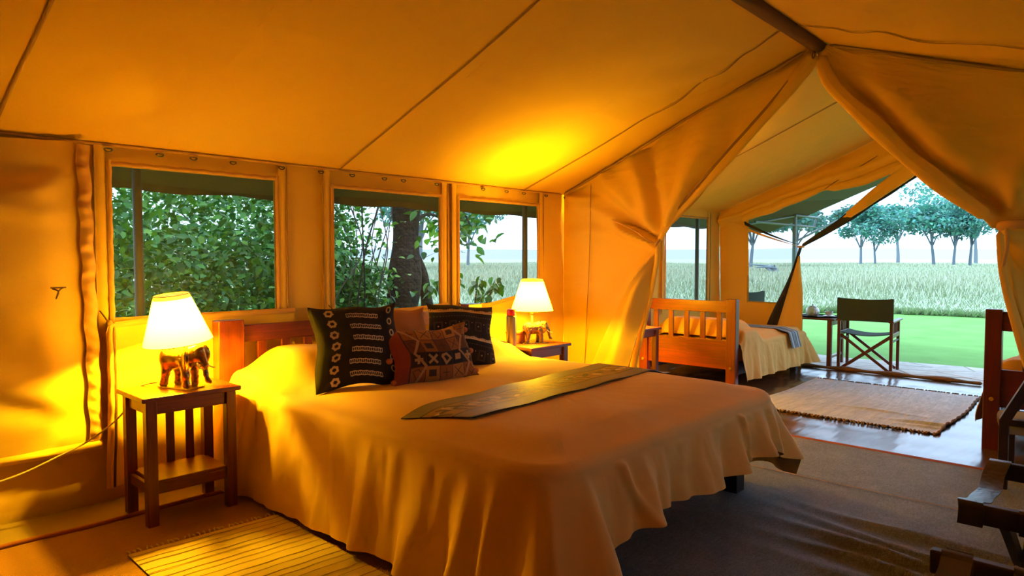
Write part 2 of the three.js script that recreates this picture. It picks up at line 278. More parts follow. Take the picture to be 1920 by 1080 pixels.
// big loose flap left of the first window
{
  const t = thing('canvas_flap', 'large loose tan canvas flap hanging at the left end of the wall', 'tent flap');
  const top = (u) => EY - 0.015 - 0.10 * Math.pow(1 - u, 1.2);
  mesh('cloth', sheet(64, 64, (u, v) => {
    const x = lerp(-0.6, 1.05 + 0.03 * (1 - v), u), y = lerp(0.335, top(u), v);
    const zed = 0.055 + 0.02 * Math.sin(v * 3) + 0.09 * (fbm(x * 1.1 + y * 0.9, y * 2.4 - x * 0.6, 3) - 0.5)
      + 0.035 * gauss(y - 1.63 - 0.22 * (x - 0.8), 0.07) - 0.035 * gauss(y - 1.72 - 0.25 * (x - 0.8), 0.05) + 0.03 * gauss(y - 1.52 + 0.1 * (x - 0.8), 0.05)
      + 0.02 * gauss(y - 0.62 + 0.45 * (x - 0.85), 0.07) - 0.016 * gauss(y - 0.52 + 0.45 * (x - 0.85), 0.05) + 0.03 * gauss(y - 0.95 + 0.5 * (x - 0.8), 0.12);
    return [x, y, WL + lerp(Math.max(0.02, zed), 0.05, smoothstep(u, 0.86, 0.96))];
  }, 0.005), M.canvas, t);
  mesh('ruffled_edge', sheet(6, 180, (u, v) => { const y = lerp(0.36, EY - 0.03, v), x = 1.035 + 0.03 * (1 - v) + (u - 0.5) * 0.06, k = fbm(y * 9, 1, 3); return [x + 0.004 * Math.sin(y * 31), y, WL + 0.066 + 0.01 * Math.sin(Math.PI * u) + (0.005 * Math.sin(y * 48 + 9 * k) + 0.005 * Math.sin(y * 97 + u * 2)) * Math.sin(Math.PI * u)]; }, 0.004), M.canvasHem, t);
  mesh('bottom_hem', sheet(40, 6, (u, v) => [lerp(-0.6, 1.09, u), 0.315 + 0.05 * v - 0.008 * Math.sin(u * 9), WL + 0.06 + 0.02 * Math.sin(Math.PI * v)], 0.02), M.canvasPlain, t);
  mesh('toggle', [tube([[0.875, 1.155, WL + 0.11], [0.90, 1.14, WL + 0.125], [0.89, 1.10, WL + 0.12]], 0.004, 14, 6), tube([[0.935, 1.16, WL + 0.11], [0.905, 1.145, WL + 0.125], [0.89, 1.10, WL + 0.12]], 0.004, 14, 6), rod([0.87, 1.158, WL + 0.115], [0.935, 1.158, WL + 0.115], 0.004)], M.canvasDark, t);
}
// dropped window flaps below the windows
function dropFlap(label, pts, bottom, stand) { // pts: top edge points [x, y]
  const t = thing('window_flap', label, 'tent flap');
  const topAt = (x) => { for (let i = 0; i < pts.length - 1; i++) if (x <= pts[i + 1][0] || i === pts.length - 2) return lerp(pts[i][1], pts[i + 1][1], (x - pts[i][0]) / (pts[i + 1][0] - pts[i][0])); };
  const x0 = pts[0][0], x1 = pts[pts.length - 1][0];
  const f = (u, v, dz = 0) => { const x = lerp(x0, x1, u) - (1 - v) * 0.02, y = lerp(bottom, topAt(lerp(x0, x1, u)), v); return [x, y, WL + dz + stand * (0.6 + 0.4 * Math.sin(Math.PI * v)) + 0.03 * (fbm(x * 2 + 7, y * 3, 3) - 0.5) + 0.012 * Math.sin(u * 30) * (1 - v) + 0.03 * gauss(u, 0.08)]; };
  mesh('cloth', sheet(44, 36, (u, v) => f(u, v), 0.005), M.canvas, t);
  mesh('side_seam', sheet(3, 36, (u, v) => { const p = f(0.03 + u * 0.012, v, 0.005); p[2] += 0.006 * Math.sin(Math.PI * u); return p; }), M.canvasDark, t);
  mesh('side_hem', sheet(4, 50, (u, v) => { const p = f(u * 0.028, v, 0.006); p[2] += 0.016 * Math.sin(Math.PI * u) + 0.005 * Math.sin(v * 40); return p; }, 0.004), M.canvasHem, t);
  mesh('top_hem', sheet(40, 3, (u, v) => { const p = f(u, 1 - 0.035 * v, 0.006); p[2] += 0.006 * Math.sin(Math.PI * v); return p; }), M.canvasHem, t);
  const c = f(0.01, 1, 0.02);
  mesh('knot', [at(new THREE.IcosahedronGeometry(0.016, 2), ...c), rod([c[0], c[1], c[2]], [c[0] - 0.02, c[1] + 0.06, WL + 0.01], 0.004), rod([c[0], c[1], c[2]], [c[0] - 0.015, c[1] - 0.05, c[2]], 0.004)], M.canvasDark, t);
}
dropFlap('tan canvas window flap hanging below the first window behind the left lamp', [[1.12, 0.965], [1.3, 0.975], [2.1, 0.985], [2.2, 0.985]], 0.10, 0.07);
dropFlap('canvas window flap hanging below the middle window behind the big headboard', [[2.48, 0.93], [2.95, 0.925], [3.47, 0.955], [3.5, 0.96]], 0.15, 0.05);
dropFlap('canvas window flap with slanting top below the third window behind the thermos', [[3.66, 0.89], [4.3, 0.985], [4.66, 1.005], [4.72, 1.0]], 0.12, 0.07);

// ---------------------------------------------------------------- partition curtains at x = XP
const curtainFold = (zt, yt, sgn) => (z, y) => {
  const dz = (z - zt) * sgn, dy = y - yt, r = Math.hypot(dz, dy), th = Math.atan2(dy, dz);
  return { r, th };
};
{
  const t = thing('tent_curtain', 'left canvas partition curtain tied back beside the second lamp', 'curtain');
  const edge = [[0, -3.25], [0.35, -3.19], [0.8, -3.06], [1.1, -2.985], [1.36, -2.945], [1.44, -2.94], [1.55, -2.86], [2.62, -1.735], [2.8, -1.712]];
  const E = (y) => { for (let i = 0; i < edge.length - 1; i++) if (y <= edge[i + 1][0]) return lerp(edge[i][1], edge[i + 1][1], (y - edge[i][0]) / (edge[i + 1][0] - edge[i][0])); return edge[edge.length - 1][1]; };
  const Lf = (y) => y <= EY ? WL + 0.01 : RZ + (y - RY) / kL;
  const TZ = -2.94, TY = 1.43;
  const disp = (z, y) => { // towards the camera is -x
    const dz = TZ - z, dy = y - TY, r = Math.hypot(dz, dy), th = Math.atan2(dy, dz); // th 0: level towards the wall, + up
    let d = 0.035 * (fbm(z * 1.6 + 5, y * 1.2, 3) - 0.5) + 0.012 * (fbm(z * 6, y * 3 + 2, 3) - 0.5);
    const rad = smoothstep(r, 0.02, 0.25) * Math.exp(-r * 0.9);
    if (dy < 0) { // below the tie: bundle falling and flaring
      const a = (-th) / (Math.PI / 2); // 0 level .. 1 straight down
      d += rad * (0.05 * Math.sin(a * 11 + 0.6) * smoothstep(a, 0.3, 0.6)) + 0.15 * smoothstep(a, 0.665, 0.685) * smoothstep(r, 0.03, 0.45) * (1 - 0.35 * a) + 0.03 * Math.sin(a * 26) * smoothstep(a, 0.72, 0.8) * smoothstep(r, 0.1, 0.6);
    } else d += rad * 0.05 * Math.sin(th * 6.5 + 1.2) * smoothstep(dy, 0, 0.2) + 0.022 * Math.sin(th * 15 + 4 * fbm(z * 2.2, y * 2.2)) * smoothstep(r, 0.2, 0.5) * (1 - smoothstep(r, 0.9, 1.5)) * smoothstep(dy, 0, 0.2);
    // the tuck that runs up and left from the tie
    const s = dz * 0.93 + dy * 0.37, n = -dz * 0.37 + dy * 0.93;
    if (s > 0) { const k = smoothstep(s, 0, 0.08) * (1 - smoothstep(s, 0.38, 0.52)); d += k * (0.05 * gauss(n + 0.03, 0.035) - 0.07 * gauss(n - 0.018, 0.022)); }
    d += 0.02 * gauss(y - 1.86 + 0.08 * (z + 3.8), 0.02) * smoothstep(-z, 3.55, 3.7);
    // the slant of light cloth near the wall corner
    d += 0.02 * smoothstep(n + 0.2, 0, 0.5);
    return d;
  };
  mesh('cloth', sheet(190, 150, (u, v) => {
    const y = lerp(0.005, 2.79, v), z = lerp(Lf(y), E(y), u), w = smoothstep(Math.min(u, 1), 0, 0.06) * (1 - smoothstep(y, 2.6, 2.8));
    return [XP - w * (1.5 * disp(z, y) + 0.01), Math.min(y, roofAt(XP, z) + 0.01), z];
  }, -0.005), M.canvas, t);
  // rolled, hemmed free edge from the peak down to the tie
  mesh('rolled_edge', tube([[XP - 0.02, 2.74, -1.72], [XP - 0.05, 2.45, -1.96], [XP - 0.06, 2.1, -2.31], [XP - 0.055, 1.8, -2.62], [XP - 0.05, 1.6, -2.84], [XP - 0.06, 1.44, -2.945]], (q) => lerp(0.055, 0.022, q) * (1 + 0.12 * Math.sin(q * 15)), 70, 12, [0.6, 1, 1]), M.canvasPlain, t);
  mesh('edge_crease', tube([[XP - 0.045, 2.70, -1.78], [XP - 0.07, 2.43, -2.02], [XP - 0.075, 2.08, -2.38], [XP - 0.07, 1.78, -2.69], [XP - 0.06, 1.58, -2.88]], (q) => 0.012, 60, 6), M.seam, t);
  mesh('top_seam', tube(Array.from({ length: 12 }, (_, i) => { const z = lerp(-3.97, -1.78, i / 11); return [XP - 0.075 * Math.sin(Math.PI * (i + 0.6) / 12.2) - 0.03, roofAt(XP - 0.06, z) - 0.02, z]; }), 0.013, 60, 8), M.seam, t);
  mesh('seam', tube([[XP - 0.02, 0.05, -3.74], [XP - 0.035, 0.7, -3.70], [XP - 0.035, 1.3, -3.67], [XP - 0.03, 1.98, -3.66]], 0.0035, 60, 5), M.seam, t);
  mesh('fallen_edge', tube([[XP - 0.06, 1.43, -2.945], [XP - 0.07, 1.2, -2.965], [XP - 0.075, 0.8, -3.055], [XP - 0.06, 0.35, -3.185], [XP - 0.05, 0.02, -3.25]], (q) => lerp(0.018, 0.035, q), 50, 10, [0.7, 1, 1]), M.canvasPlain, t);
  const band = new THREE.TorusGeometry(0.04, 0.011, 8, 24); band.rotateX(0.5); band.rotateY(0.6);
  const tb = mesh('tie_back', [at(band.scale(1.3, 0.8, 1), XP - 0.05, TY + 0.005, TZ - 0.015), tube([[XP - 0.06, TY, TZ - 0.04], [XP - 0.10, TY + 0.03, TZ - 0.09], [XP - 0.06, TY + 0.1, TZ - 0.22], [XP - 0.03, TY + 0.22, TZ - 0.5]], 0.007, 30, 6)], M.canvasHem, t);
  tag(tb, 'canvas tie band gathering the curtain');
}
{
  const t = thing('tent_curtain', 'right canvas partition curtain swept back above the right bed', 'curtain');
  const edge = [[0, -0.30], [0.4, -0.38], [0.78, -0.49], [1.06, -0.575], [1.40, -0.63], [1.48, -0.635], [1.55, -0.70], [1.98, -1.175], [2.62, -1.715], [2.8, -1.708]];
  const E = (y) => { for (let i = 0; i < edge.length - 1; i++) if (y <= edge[i + 1][0]) return lerp(edge[i][1], edge[i + 1][1], (y - edge[i][0]) / (edge[i + 1][0] - edge[i][0])); return edge[edge.length - 1][1]; };
  const Rt = (y) => y <= EYR ? WR - 0.01 : RZ + (y - RY) / kR;
  const TZ = -0.62, TY = 1.47;
  mesh('cloth', sheet(110, 120, (u, v) => {
    const y = lerp(0.005, 2.79, v), z = lerp(Rt(y), E(y), u), w = smoothstep(1 - u, 0, 0.02) * smoothstep(u, 0, 0.06) * (1 - smoothstep(y, 2.6, 2.8));
    const dz = z - TZ, dy = y - TY, r = Math.hypot(dz, dy), th = Math.atan2(dy, dz);
    // distance below the line peak -> tie, for the deep valley that runs along the free edge
    const ex = z - E(y), val = gauss(ex - 0.10, 0.085) * smoothstep(y, 1.5, 1.75) * (1 - smoothstep(y, 2.35, 2.65));
    let d = 0.09 * (fbm(z * 1.7, y * 1.2 + 8, 3) - 0.4) + 0.025 * (fbm(z * 5, y * 3, 3) - 0.5) - 0.15 * val + 0.075 * gauss(ex - 0.30, 0.16) * smoothstep(y, 1.5, 1.9) * (1 - smoothstep(y, 2.3, 2.6));
    d += smoothstep(r, 0.02, 0.2) * Math.exp(-r * 1.3) * 0.05 * Math.sin(th * 6 + 0.4);
    if (dy < 0) { const a = -th / (Math.PI / 2); d += 0.07 * Math.sin(a * 8) * smoothstep(r, 0.05, 0.5) * smoothstep(a, 0.3, 0.6); }
    return [XP - w * (d + 0.01), Math.min(y, roofAt(XP, z) + 0.01), z];
  }, 0.005), M.canvas, t);
  mesh('top_seam', tube(Array.from({ length: 12 }, (_, i) => { const z = lerp(-1.64, WR - 0.05, i / 11); return [XP - 0.022, roofAt(XP - 0.02, z) - 0.012, z]; }), 0.012, 60, 8), M.seam, t);
  mesh('rolled_edge', tube([[XP - 0.01, 2.72, -1.70], [XP - 0.05, 2.5, -1.60], [XP - 0.07, 2.2, -1.34], [XP - 0.075, 1.95, -1.12], [XP - 0.07, 1.7, -0.86], [XP - 0.06, 1.56, -0.70], [XP - 0.05, 1.48, -0.635]], (q) => lerp(0.04, 0.055, Math.sin(Math.PI * q)) * (q > 0.93 ? 0.6 : 1) * (1 + 0.1 * Math.sin(q * 19)), 70, 12, [0.6, 1, 1]), M.canvasPlain, t);
  mesh('fallen_edge', tube([[XP - 0.05, 1.47, -0.63], [XP - 0.06, 1.2, -0.60], [XP - 0.07, 0.8, -0.50], [XP - 0.06, 0.4, -0.385], [XP - 0.05, 0.02, -0.30]], (q) => lerp(0.02, 0.04, q), 50, 10, [0.7, 1, 1]), M.canvasPlain, t);
  mesh('tie_back', [tube([[XP - 0.03, TY + 0.02, TZ - 0.02], [XP - 0.11, TY + 0.03, TZ + 0.04], [XP - 0.14, TY + 0.03, TZ + 0.2], [XP - 0.12, TY + 0.06, TZ + 0.55], [XP - 0.06, TY + 0.12, TZ + 1.1]], (q) => 0.028, 50, 8, [0.5, 1, 1]), tube([[XP - 0.1, TY + 0.02, TZ + 0.03], [XP - 0.13, TY - 0.1, TZ + 0.04], [XP - 0.11, TY - 0.22, TZ + 0.02]], 0.010, 20, 6)], M.canvasHem, t);
}

// ---------------------------------------------------------------- tent front (x = XF)
{
  const w = struct('wall_front', sheet(10, 40, (u, v) => { const y = v * (EY + 0.02); return [XF + 0.02 * Math.sin(v * 5), y, lerp(WL, -3.62, u)]; }, -0.006), M.canvas);
  mesh('lower_panel', sheet(24, 20, (u, v) => [XF + 0.02 * Math.sin(u * 7) * (1 - v) + 0.01, lerp(0.01, 0.765, v), lerp(-3.64, -3.14, u)], -0.006), M.canvas, w);
  mesh('netting', sheet(10, 24, (u, v) => { const y = lerp(0.75, 1.98, v), zr = y < 1.44 ? lerp(-3.23, -2.985, (y - 0.75) / 0.69) : lerp(-2.985, -1.9, (y - 1.44) / 0.72); return [XF, Math.min(y, 1.98), lerp(-3.64, Math.min(zr, -2.2), u)]; }), M.net, w);
  mesh('upper_netting', sheet(10, 4, (u, v) => { const z = lerp(-3.64, -1.85, u); return [XF + 0.01, lerp(Math.max(1.5, 1.46 + (z + 2.98) * 0.62), roofY(z) - 0.1, v), z]; }), M.net, w);
}
{
  const t = thing('canvas_valance', 'sagging brown canvas valance along the front edge of the roof', 'valance');
  const low = [[-3.99, 1.70], [-3.69, 1.775], [-3.66, 1.79], [-3.5, 1.845], [-3.32, 1.885], [-3.16, 1.955], [-3.0, 1.992], [-2.73, 2.085], [-2.66, 2.10], [-2.6, 2.085], [-2.3, 2.135], [-1.94, 2.27], [-1.75, 2.33], [-0.6, 2.1], [1.05, 1.6]];
  const Lo = (z) => { for (let i = 0; i < low.length - 1; i++) if (z <= low[i + 1][0]) return lerp(low[i][1], low[i + 1][1], (z - low[i][0]) / (low[i + 1][0] - low[i][0])); return low[low.length - 1][1]; };
  const f = (z, v) => [XF - 0.03 - 0.05 * Math.sin(Math.PI * v) * (0.6 + 0.4 * Math.sin(z * 9)) - 0.035 * gauss(v - 0.62, 0.12) + 0.02 * (fbm(z * 4, v * 3) - 0.5), lerp(roofAt(XF, z) - 0.005, Lo(z), v), z];
  mesh('cloth', sheet(130, 18, (u, v) => f(lerp(WL + 0.01, WR - 0.02, u), v), 0.005), M.canvas, t);
  mesh('rolled_hem', tube(Array.from({ length: 26 }, (_, i) => { const z = lerp(-3.7, -1.86, i / 25), p = f(z, 0.93); p[0] -= 0.03; return p; }), (q) => 0.055 * (0.55 + 0.5 * Math.abs(Math.sin(q * 5.2 + 0.4))), 90, 10, [0.6, 1, 1]), M.canvasPlain, t);
  mesh('seam', tube([[XF - 0.1, 2.09, -2.7], [XF - 0.09, 2.16, -2.6], [XF - 0.06, 2.40, -2.2], [XF - 0.05, 2.55, -1.95]], 0.006, 24, 5), M.seam, t);
}
{
  const t = thing('door_flap', 'twisted brown canvas and black net door flap tied back at the tent front', 'door flap');
  mesh('upper_roll', tube([[XF - 0.02, 2.36, -1.66], [XF - 0.03, 2.22, -1.84], [XF - 0.04, 1.98, -2.17], [XF - 0.04, 1.72, -2.52], [XF - 0.03, 1.56, -2.78], [XF - 0.02, 1.45, -2.965]], (q) => lerp(0.09, 0.02, Math.pow(q, 1.2)) * (1 + 0.05 * Math.sin(q * 24)), 70, 14, [0.5, 1, 1]), M.netBlack, t);
  mesh('canvas_fold', tube([[XF - 0.05, 2.40, -1.66], [XF - 0.075, 2.25, -1.83], [XF - 0.085, 2.02, -2.14], [XF - 0.075, 1.85, -2.36], [XF - 0.05, 1.735, -2.53]], (q) => lerp(0.085, 0.03, q * q) * (q > 0.9 ? 0.5 : 1), 50, 12, [0.35, 1, 1]), M.canvas, t);
  const tri = (a, b, c, th) => sheet(14, 5, (u, v) => { const e = [0, 1, 2].map((k) => lerp(lerp(a[k], b[k], v), c[k], u)); e[1] -= 0.02 * Math.sin(Math.PI * u); return e; }, th);
  mesh('net_strip', tri([XF - 0.03, 1.775, -3.68], [XF - 0.03, 1.72, -3.66], [XF - 0.03, 1.455, -2.96], 0.004), M.netBlack, t);
  mesh('canvas_strip', tri([XF - 0.05, 1.80, -3.88], [XF - 0.05, 1.745, -3.86], [XF - 0.04, 1.435, -2.955], 0.005), M.canvasPlain, t);
  mesh('lower_cloth', sheet(18, 44, (u, v) => {
    const y = lerp(0.01, 1.33, v), k = 1 - y / 1.33, zr = lerp(-2.972, -2.93, smoothstep(k, 0, 0.4)), zl = lerp(-2.985, -3.36, k), bulge = 0.09 * Math.sin(Math.PI * clamp(u, 0, 1)) * Math.sqrt(k);
    return [XF - 0.05 - bulge - 0.015 * Math.sin(u * 9 + k * 3) * k, y, lerp(zr, zl, u)];
  }, 0.005), M.canvas, t);
  mesh('lower_net', sheet(8, 40, (u, v) => { const y = lerp(0.45, 1.44, v), k = (1.44 - y) / 0.99; return [XF - 0.035 - 0.03 * Math.sin(Math.PI * u), y, lerp(-2.955 - 0.29 * k, -2.985 - 0.37 * k + 0.02 * Math.sin(k * 5), u)]; }, 0.004), M.netBlack, t);
  const b = new THREE.TorusGeometry(0.03, 0.012, 8, 20); b.rotateX(Math.PI / 2);
  mesh('tie_band', at(b, XF - 0.05, 1.44, -2.965), M.canvasHem, t);
}
// threshold
{
  const t = thing('door_sill', 'brown rolled canvas sill strip across the tent doorway', 'door sill');
  mesh('roll', tube(Array.from({ length: 20 }, (_, i) => [XF + 0.02 + 0.012 * Math.sin(i * 1.3), 0.028, lerp(-3.05, -1.15, i / 19)]), (q) => 0.035 * (0.85 + 0.25 * Math.sin(q * 25)), 90, 10, [1.1, 0.75, 1]), std({ color: lin(0.20, 0.115, 0.06), bumpMap: rep(crumple, 8), bumpScale: 0.01, roughness: 1 }), t);
}

// ---------------------------------------------------------------- floors
struct('floor', [at(board(XF - XB + 0.1, 0.06, WR - WL + 0.1, 0.002), (XF + XB) / 2, -0.031, (WL + WR) / 2),
  sheet(90, 60, (u, v) => { const x = lerp(4.6, XF, u), z = lerp(WR, WL, v); return [x, 0.003 + 0.008 * fbm(x * 2.2, z * 0.9, 3) * smoothstep(x, 4.7, 5.1) + 0.004 * Math.sin(x * 14 + 2 * fbm(x, z * 2)) * smoothstep(x, 5, 5.3) * fbm(x * 2, z * 2), z]; })], M.floor);
{
  const t = thing('floor_matting', 'large grey brown woven floor matting with ripples in front of the big bed', 'carpet');
  const rip = (x, z) => { let h = 0; for (const [xc, s, a] of [[2.74, 0.045, 0.05], [2.60, 0.035, 0.035], [2.90, 0.04, 0.035], [2.46, 0.05, 0.02], [3.10, 0.04, 0.03]]) { const c = xc + 0.42 + 0.04 * Math.sin(z * 4 + xc * 9) + 0.18 * (-z - 0.7); h += a * gauss(x - c, s) * gauss(z + 0.62, 0.48) ; } return h; };
  mesh('matting', sheet(ticks(1.752, 4.95, [2.7, 3.7], 0.03), ticks(-WR + 0.02, 3.66, [0.2, 1.4], 0.06), (x, v) => { const z = -v; return [x, 0.010 + rip(x, z) + 0.002 * fbm(x * 3, z * 3), z]; }), M.carpet, t);
  mesh('edge_band', sheet(3, 60, (u, v) => [4.93 + 0.05 * u, 0.012 + 0.006 * Math.sin(Math.PI * u), lerp(WR - 0.02, -3.66, v)]), M.piping, t);
  mesh('red_piping', tube(Array.from({ length: 16 }, (_, i) => [lerp(1.76, 4.95, i / 15), 0.017, -3.665 + 0.012 * Math.sin(i * 2.1)]), 0.011, 120, 8), M.piping, t);
  mesh('seam', sheet(60, 3, (u, v) => { const z = lerp(1.0, -3.6, u); return [4.05 + 0.012 * v, 0.016, z]; }), M.seam, t);
}
{
  const t = thing('floor_matting', 'tan sisal floor matting with a red piped edge under the left nightstand', 'carpet');
  mesh('matting', sheet(ticks(XB + 0.02, 1.748, [], 0.06), ticks(-WR + 0.02, 3.66, [], 0.06), (x, v) => [x, 0.010 + 0.002 * fbm(x * 3, v * 3), -v]), M.sisal, t);
  mesh('red_piping', tube(Array.from({ length: 16 }, (_, i) => [lerp(XB + 0.02, 1.745, i / 15), 0.017, -3.665 + 0.012 * Math.sin(i * 2.1 + 1)]), 0.012, 120, 8), M.piping, t);
}
tag(mesh('ground_sheet', sheet(60, 8, (u, v) => { const x = lerp(XB + 0.02, 4.95, u); return [x, 0.006 + 0.012 * v * v + 0.004 * fbm(x * 4, v * 3), lerp(-3.66, -3.97, v)]; }), M.groundsheet), 'narrow tan ground sheet strip along the foot of the left wall', 'ground sheet');

// rugs
{
  const t = thing('striped_rug', 'cream woven rug with thin dark stripes in front of the left nightstand', 'rug');
  const C = (a, b) => { const l = lerp(0.965, 1.635, a), x0 = l + 0.0 * b; return [x0 - 0.03 * b, -3.16 + 0.02 * (a - 0.5) * 2 + b * 1.7]; };
  mesh('weave', sheet(30, 120, (u, v) => { const [x, z] = C(u, 1 - v); return [x, 0.016 + 0.0035 * Math.abs(Math.sin((1 - v) * 1.7 * Math.PI / 0.03)) + 0.002 * fbm(x * 20, z * 9), z]; }, 0.003), M.rugCream, t);
  for (let i = 0; i < 30; i++) { const b = (0.045 + i * 0.055 + rr(-0.012, 0.012)) / 1.7; const w = rr(0.003, 0.006); if (b < 1) mesh('stripe', sheet(24, 2, (u, v) => { const [x, z] = C(u, b + (1 - v) * w / 1.7); return [x, 0.0212, z + 0.002 * Math.sin(u * 23 + i)]; }), M.rugDark, t); }
  const fr = []; for (let i = 0; i < 30; i++) { const [x, z] = C((i + 0.5) / 30, 0), k = rr(-0.02, 0.02), L = rr(0.03, 0.05); fr.push(tube([[x, 0.018, z + 0.005], [x + k * 0.4, 0.021, z - L * 0.5], [x + k, 0.015, z - L]], 0.004, 6, 5)); }
  tag(mesh('fringe', fr, M.fringe, t), null, null, null, 'stuff');
}
{
  const t = thing('woven_rug', 'pale grey woven rug with brown fringe on the shiny floor between the beds', 'rug');
  const C = (u, v) => [lerp(5.72, 7.52, u), lerp(-2.52, -1.05, v)];
  const hgt = (x, z) => 0.014 + 0.006 * fbm(x * 3, z * 4) + 0.022 * gauss(x - 6.02 - 0.12 * (z + 1.1), 0.035) * gauss(z + 1.15, 0.25) + 0.014 * gauss(x - 5.9 - 0.1 * (z + 1.1), 0.025) * gauss(z + 1.12, 0.2) + 0.012 * gauss(x - 6.25, 0.03) * gauss(z + 1.6, 0.3);
  mesh('weave', sheet(90, 70, (u, v) => { const [x, z] = C(u, 1 - v); return [x + 0.01 * Math.sin(z * 7), hgt(x, z), z + 0.012 * Math.sin(x * 4)]; }, 0.006), M.rug, t);
  const fr = []; for (let i = 0; i < 60; i++) { const z = lerp(-2.52, -1.05, (i + 0.5) / 60); fr.push(tube([[5.73, 0.015, z], [5.705, 0.02, z + rr(-0.01, 0.01)], [5.675, 0.012, z + rr(-0.02, 0.02)]], 0.007, 5, 5)); fr.push(tube([[7.51, 0.015, z], [7.54, 0.018, z + rr(-0.01, 0.01)], [7.57, 0.012, z + rr(-0.02, 0.02)]], 0.007, 5, 5)); }
  tag(mesh('fringe', fr, M.fringeBrown, t), null, null, null, 'stuff');
  mesh('side_binding', tube(Array.from({ length: 18 }, (_, i) => { const x = lerp(5.72, 7.52, i / 17); return [x, hgt(x, -1.05) + 0.002, -1.05 + 0.012 * Math.sin(x * 4)]; }), (q) => 0.012 * (0.8 + 0.3 * Math.sin(q * 70)), 120, 6), M.fringeBrown, t);
}

// ---------------------------------------------------------------- beds
// cover of a bed in the bed's own frame: head at z = 0, foot at z = L, width along x
function spreadGeo({ W, L, top, hem, bump = () => 0, fold = 0.03, flare = 0.04, seedy = 0, rc = 0.10, corner = [0.1, 0.1], topWave = 0.01, side = () => 1, extra = () => 0 }) {
  const path = [], push = (x, z, nx, nz) => path.push({ x, z, nx, nz, p: path.length ? path[path.length - 1].p + Math.hypot(x - path[path.length - 1].x, z - path[path.length - 1].z) : 0 });
  const h = W / 2, ns = 170, nf = 150, nc = 24;
  for (let i = 0; i <= ns; i++) push(-h, (L - rc) * i / ns, -1, 0);
  for (let i = 1; i <= nc; i++) { const a = Math.PI + (-Math.PI / 2) * i / nc; push(-h + rc + rc * Math.cos(a), L - rc + rc * Math.sin(a), Math.cos(a), Math.sin(a)); }
  for (let i = 1; i <= nf; i++) push(lerp(-h + rc, h - rc, i / nf), L, 0, 1);
  for (let i = 1; i <= nc; i++) { const a = Math.PI / 2 - Math.PI / 2 * i / nc; push(h - rc + rc * Math.cos(a), L - rc + rc * Math.sin(a), Math.cos(a), Math.sin(a)); }
  for (let i = 1; i <= ns; i++) push(h, (L - rc) * (1 - i / ns), 1, 0);
  const tot = path[path.length - 1].p, N = path.length - 1, c1 = path[ns + nc / 2].p, c2 = path[ns + nc * 1.5 + nf].p, inner = 26, round = 6, drop = 22, ro = 0.045, rows = inner + round + drop;
  return sheet(N, rows, (u, v) => {
    const i = Math.round(u * N), q = path[i], k = Math.round(v * rows), sz = clamp(q.z, 0, L - h * 0.85);
    const eT = top + bump(q.x, q.z);
    if (k <= inner) { const t = k / inner, x = lerp(0, q.x, t), z = lerp(sz, q.z, t); const edge = smoothstep(t, 0.7, 1); return [x, top + bump(x, z) + topWave * (fbm(x * 3 + seedy, z * 3, 3) - 0.5) * (1 - edge) - 0.045 * edge * edge, z]; }
    if (k <= inner + round) { const a = (k - inner) / round * Math.PI / 2; return [q.x + q.nx * ro * Math.sin(a), eT - 0.045 - ro * (1 - Math.cos(a)), q.z + q.nz * ro * Math.sin(a)]; }
    const t = (k - inner - round) / drop, dc1 = q.p - c1, dc2 = q.p - c2, y0 = eT - 0.045 - ro, n1 = fbm(q.p * 2.3 + seedy, 1.5, 3), ph = q.p * 17 + 5 * fbm(q.p * 1.2 + seedy, 4) + t * (0.5 + n1);
    const f = Math.sin(ph), f2 = Math.sin(q.p * 41 + seedy + 3 * n1 + t * 2), amp = fold * (0.3 + 1.2 * n1) * Math.pow(t, 1.1) * side(q);
    const big = corner[0] * gauss(dc1, 0.16) * (0.25 + 0.75 * Math.pow(0.5 + 0.5 * Math.cos(dc1 * 46 + t), 1.5)) + corner[1] * gauss(dc2, 0.16) * (0.25 + 0.75 * Math.pow(0.5 + 0.5 * Math.cos(dc2 * 46 + t), 1.5));
    const out = ro + flare * t + amp * (f > 0 ? Math.pow(f, 1.6) * 1.25 : f * 0.45) + fold * 0.22 * f2 * t * side(q) + big * Math.pow(t, 0.8) + 0.02 * (fbm(q.p * 4, t * 2.5 + seedy) - 0.5) + 0.016 * (fbm(q.p * 16, t * 1.6 + seedy, 3) - 0.5) * smoothstep(t, 0, 0.15) + extra(q, t);
    return [q.x + q.nx * out, lerp(y0, hem(q.p / tot, q), t), q.z + q.nz * out];
  }, 0.004);
}
function headboard(parent, wid, h, post, slats, mat, low) { // in its own frame: width along x, front at +z
  for (const s of [-1, 1]) { const o = mesh('post', at(board(post[0], h, post[1], 0.006), s * (wid / 2 - post[0] / 2), h / 2, 0), mat, parent); if (low.bolt) mesh('bolt', at(new THREE.CylinderGeometry(0.014, 0.014, 0.012, 20).rotateX(Math.PI / 2), s * (wid / 2 - post[0] / 2), low.bolt, (post[1] / 2 + 0.003) * (low.side ?? 1)), M.brass, o); }
  const span = wid - 2 * post[0] + 0.01;
  mesh('top_rail', at(board(span, low.rail, 0.035, 0.005), 0, h - low.rail / 2 - low.drop, 0), mat, parent);
  mesh('lower_panel', at(board(span, low.top - low.bot, 0.03, 0.005), 0, (low.top + low.bot) / 2, 0), mat, parent);
  for (let i = 0; i < slats; i++) mesh('slat', at(board(low.slat, h - low.rail - low.drop - low.top + 0.02, 0.02, 0.003), lerp(-span / 2 + low.in, span / 2 - low.in, i / (slats - 1)), (h - low.rail - low.drop + low.top) / 2, 0), mat, parent);
}
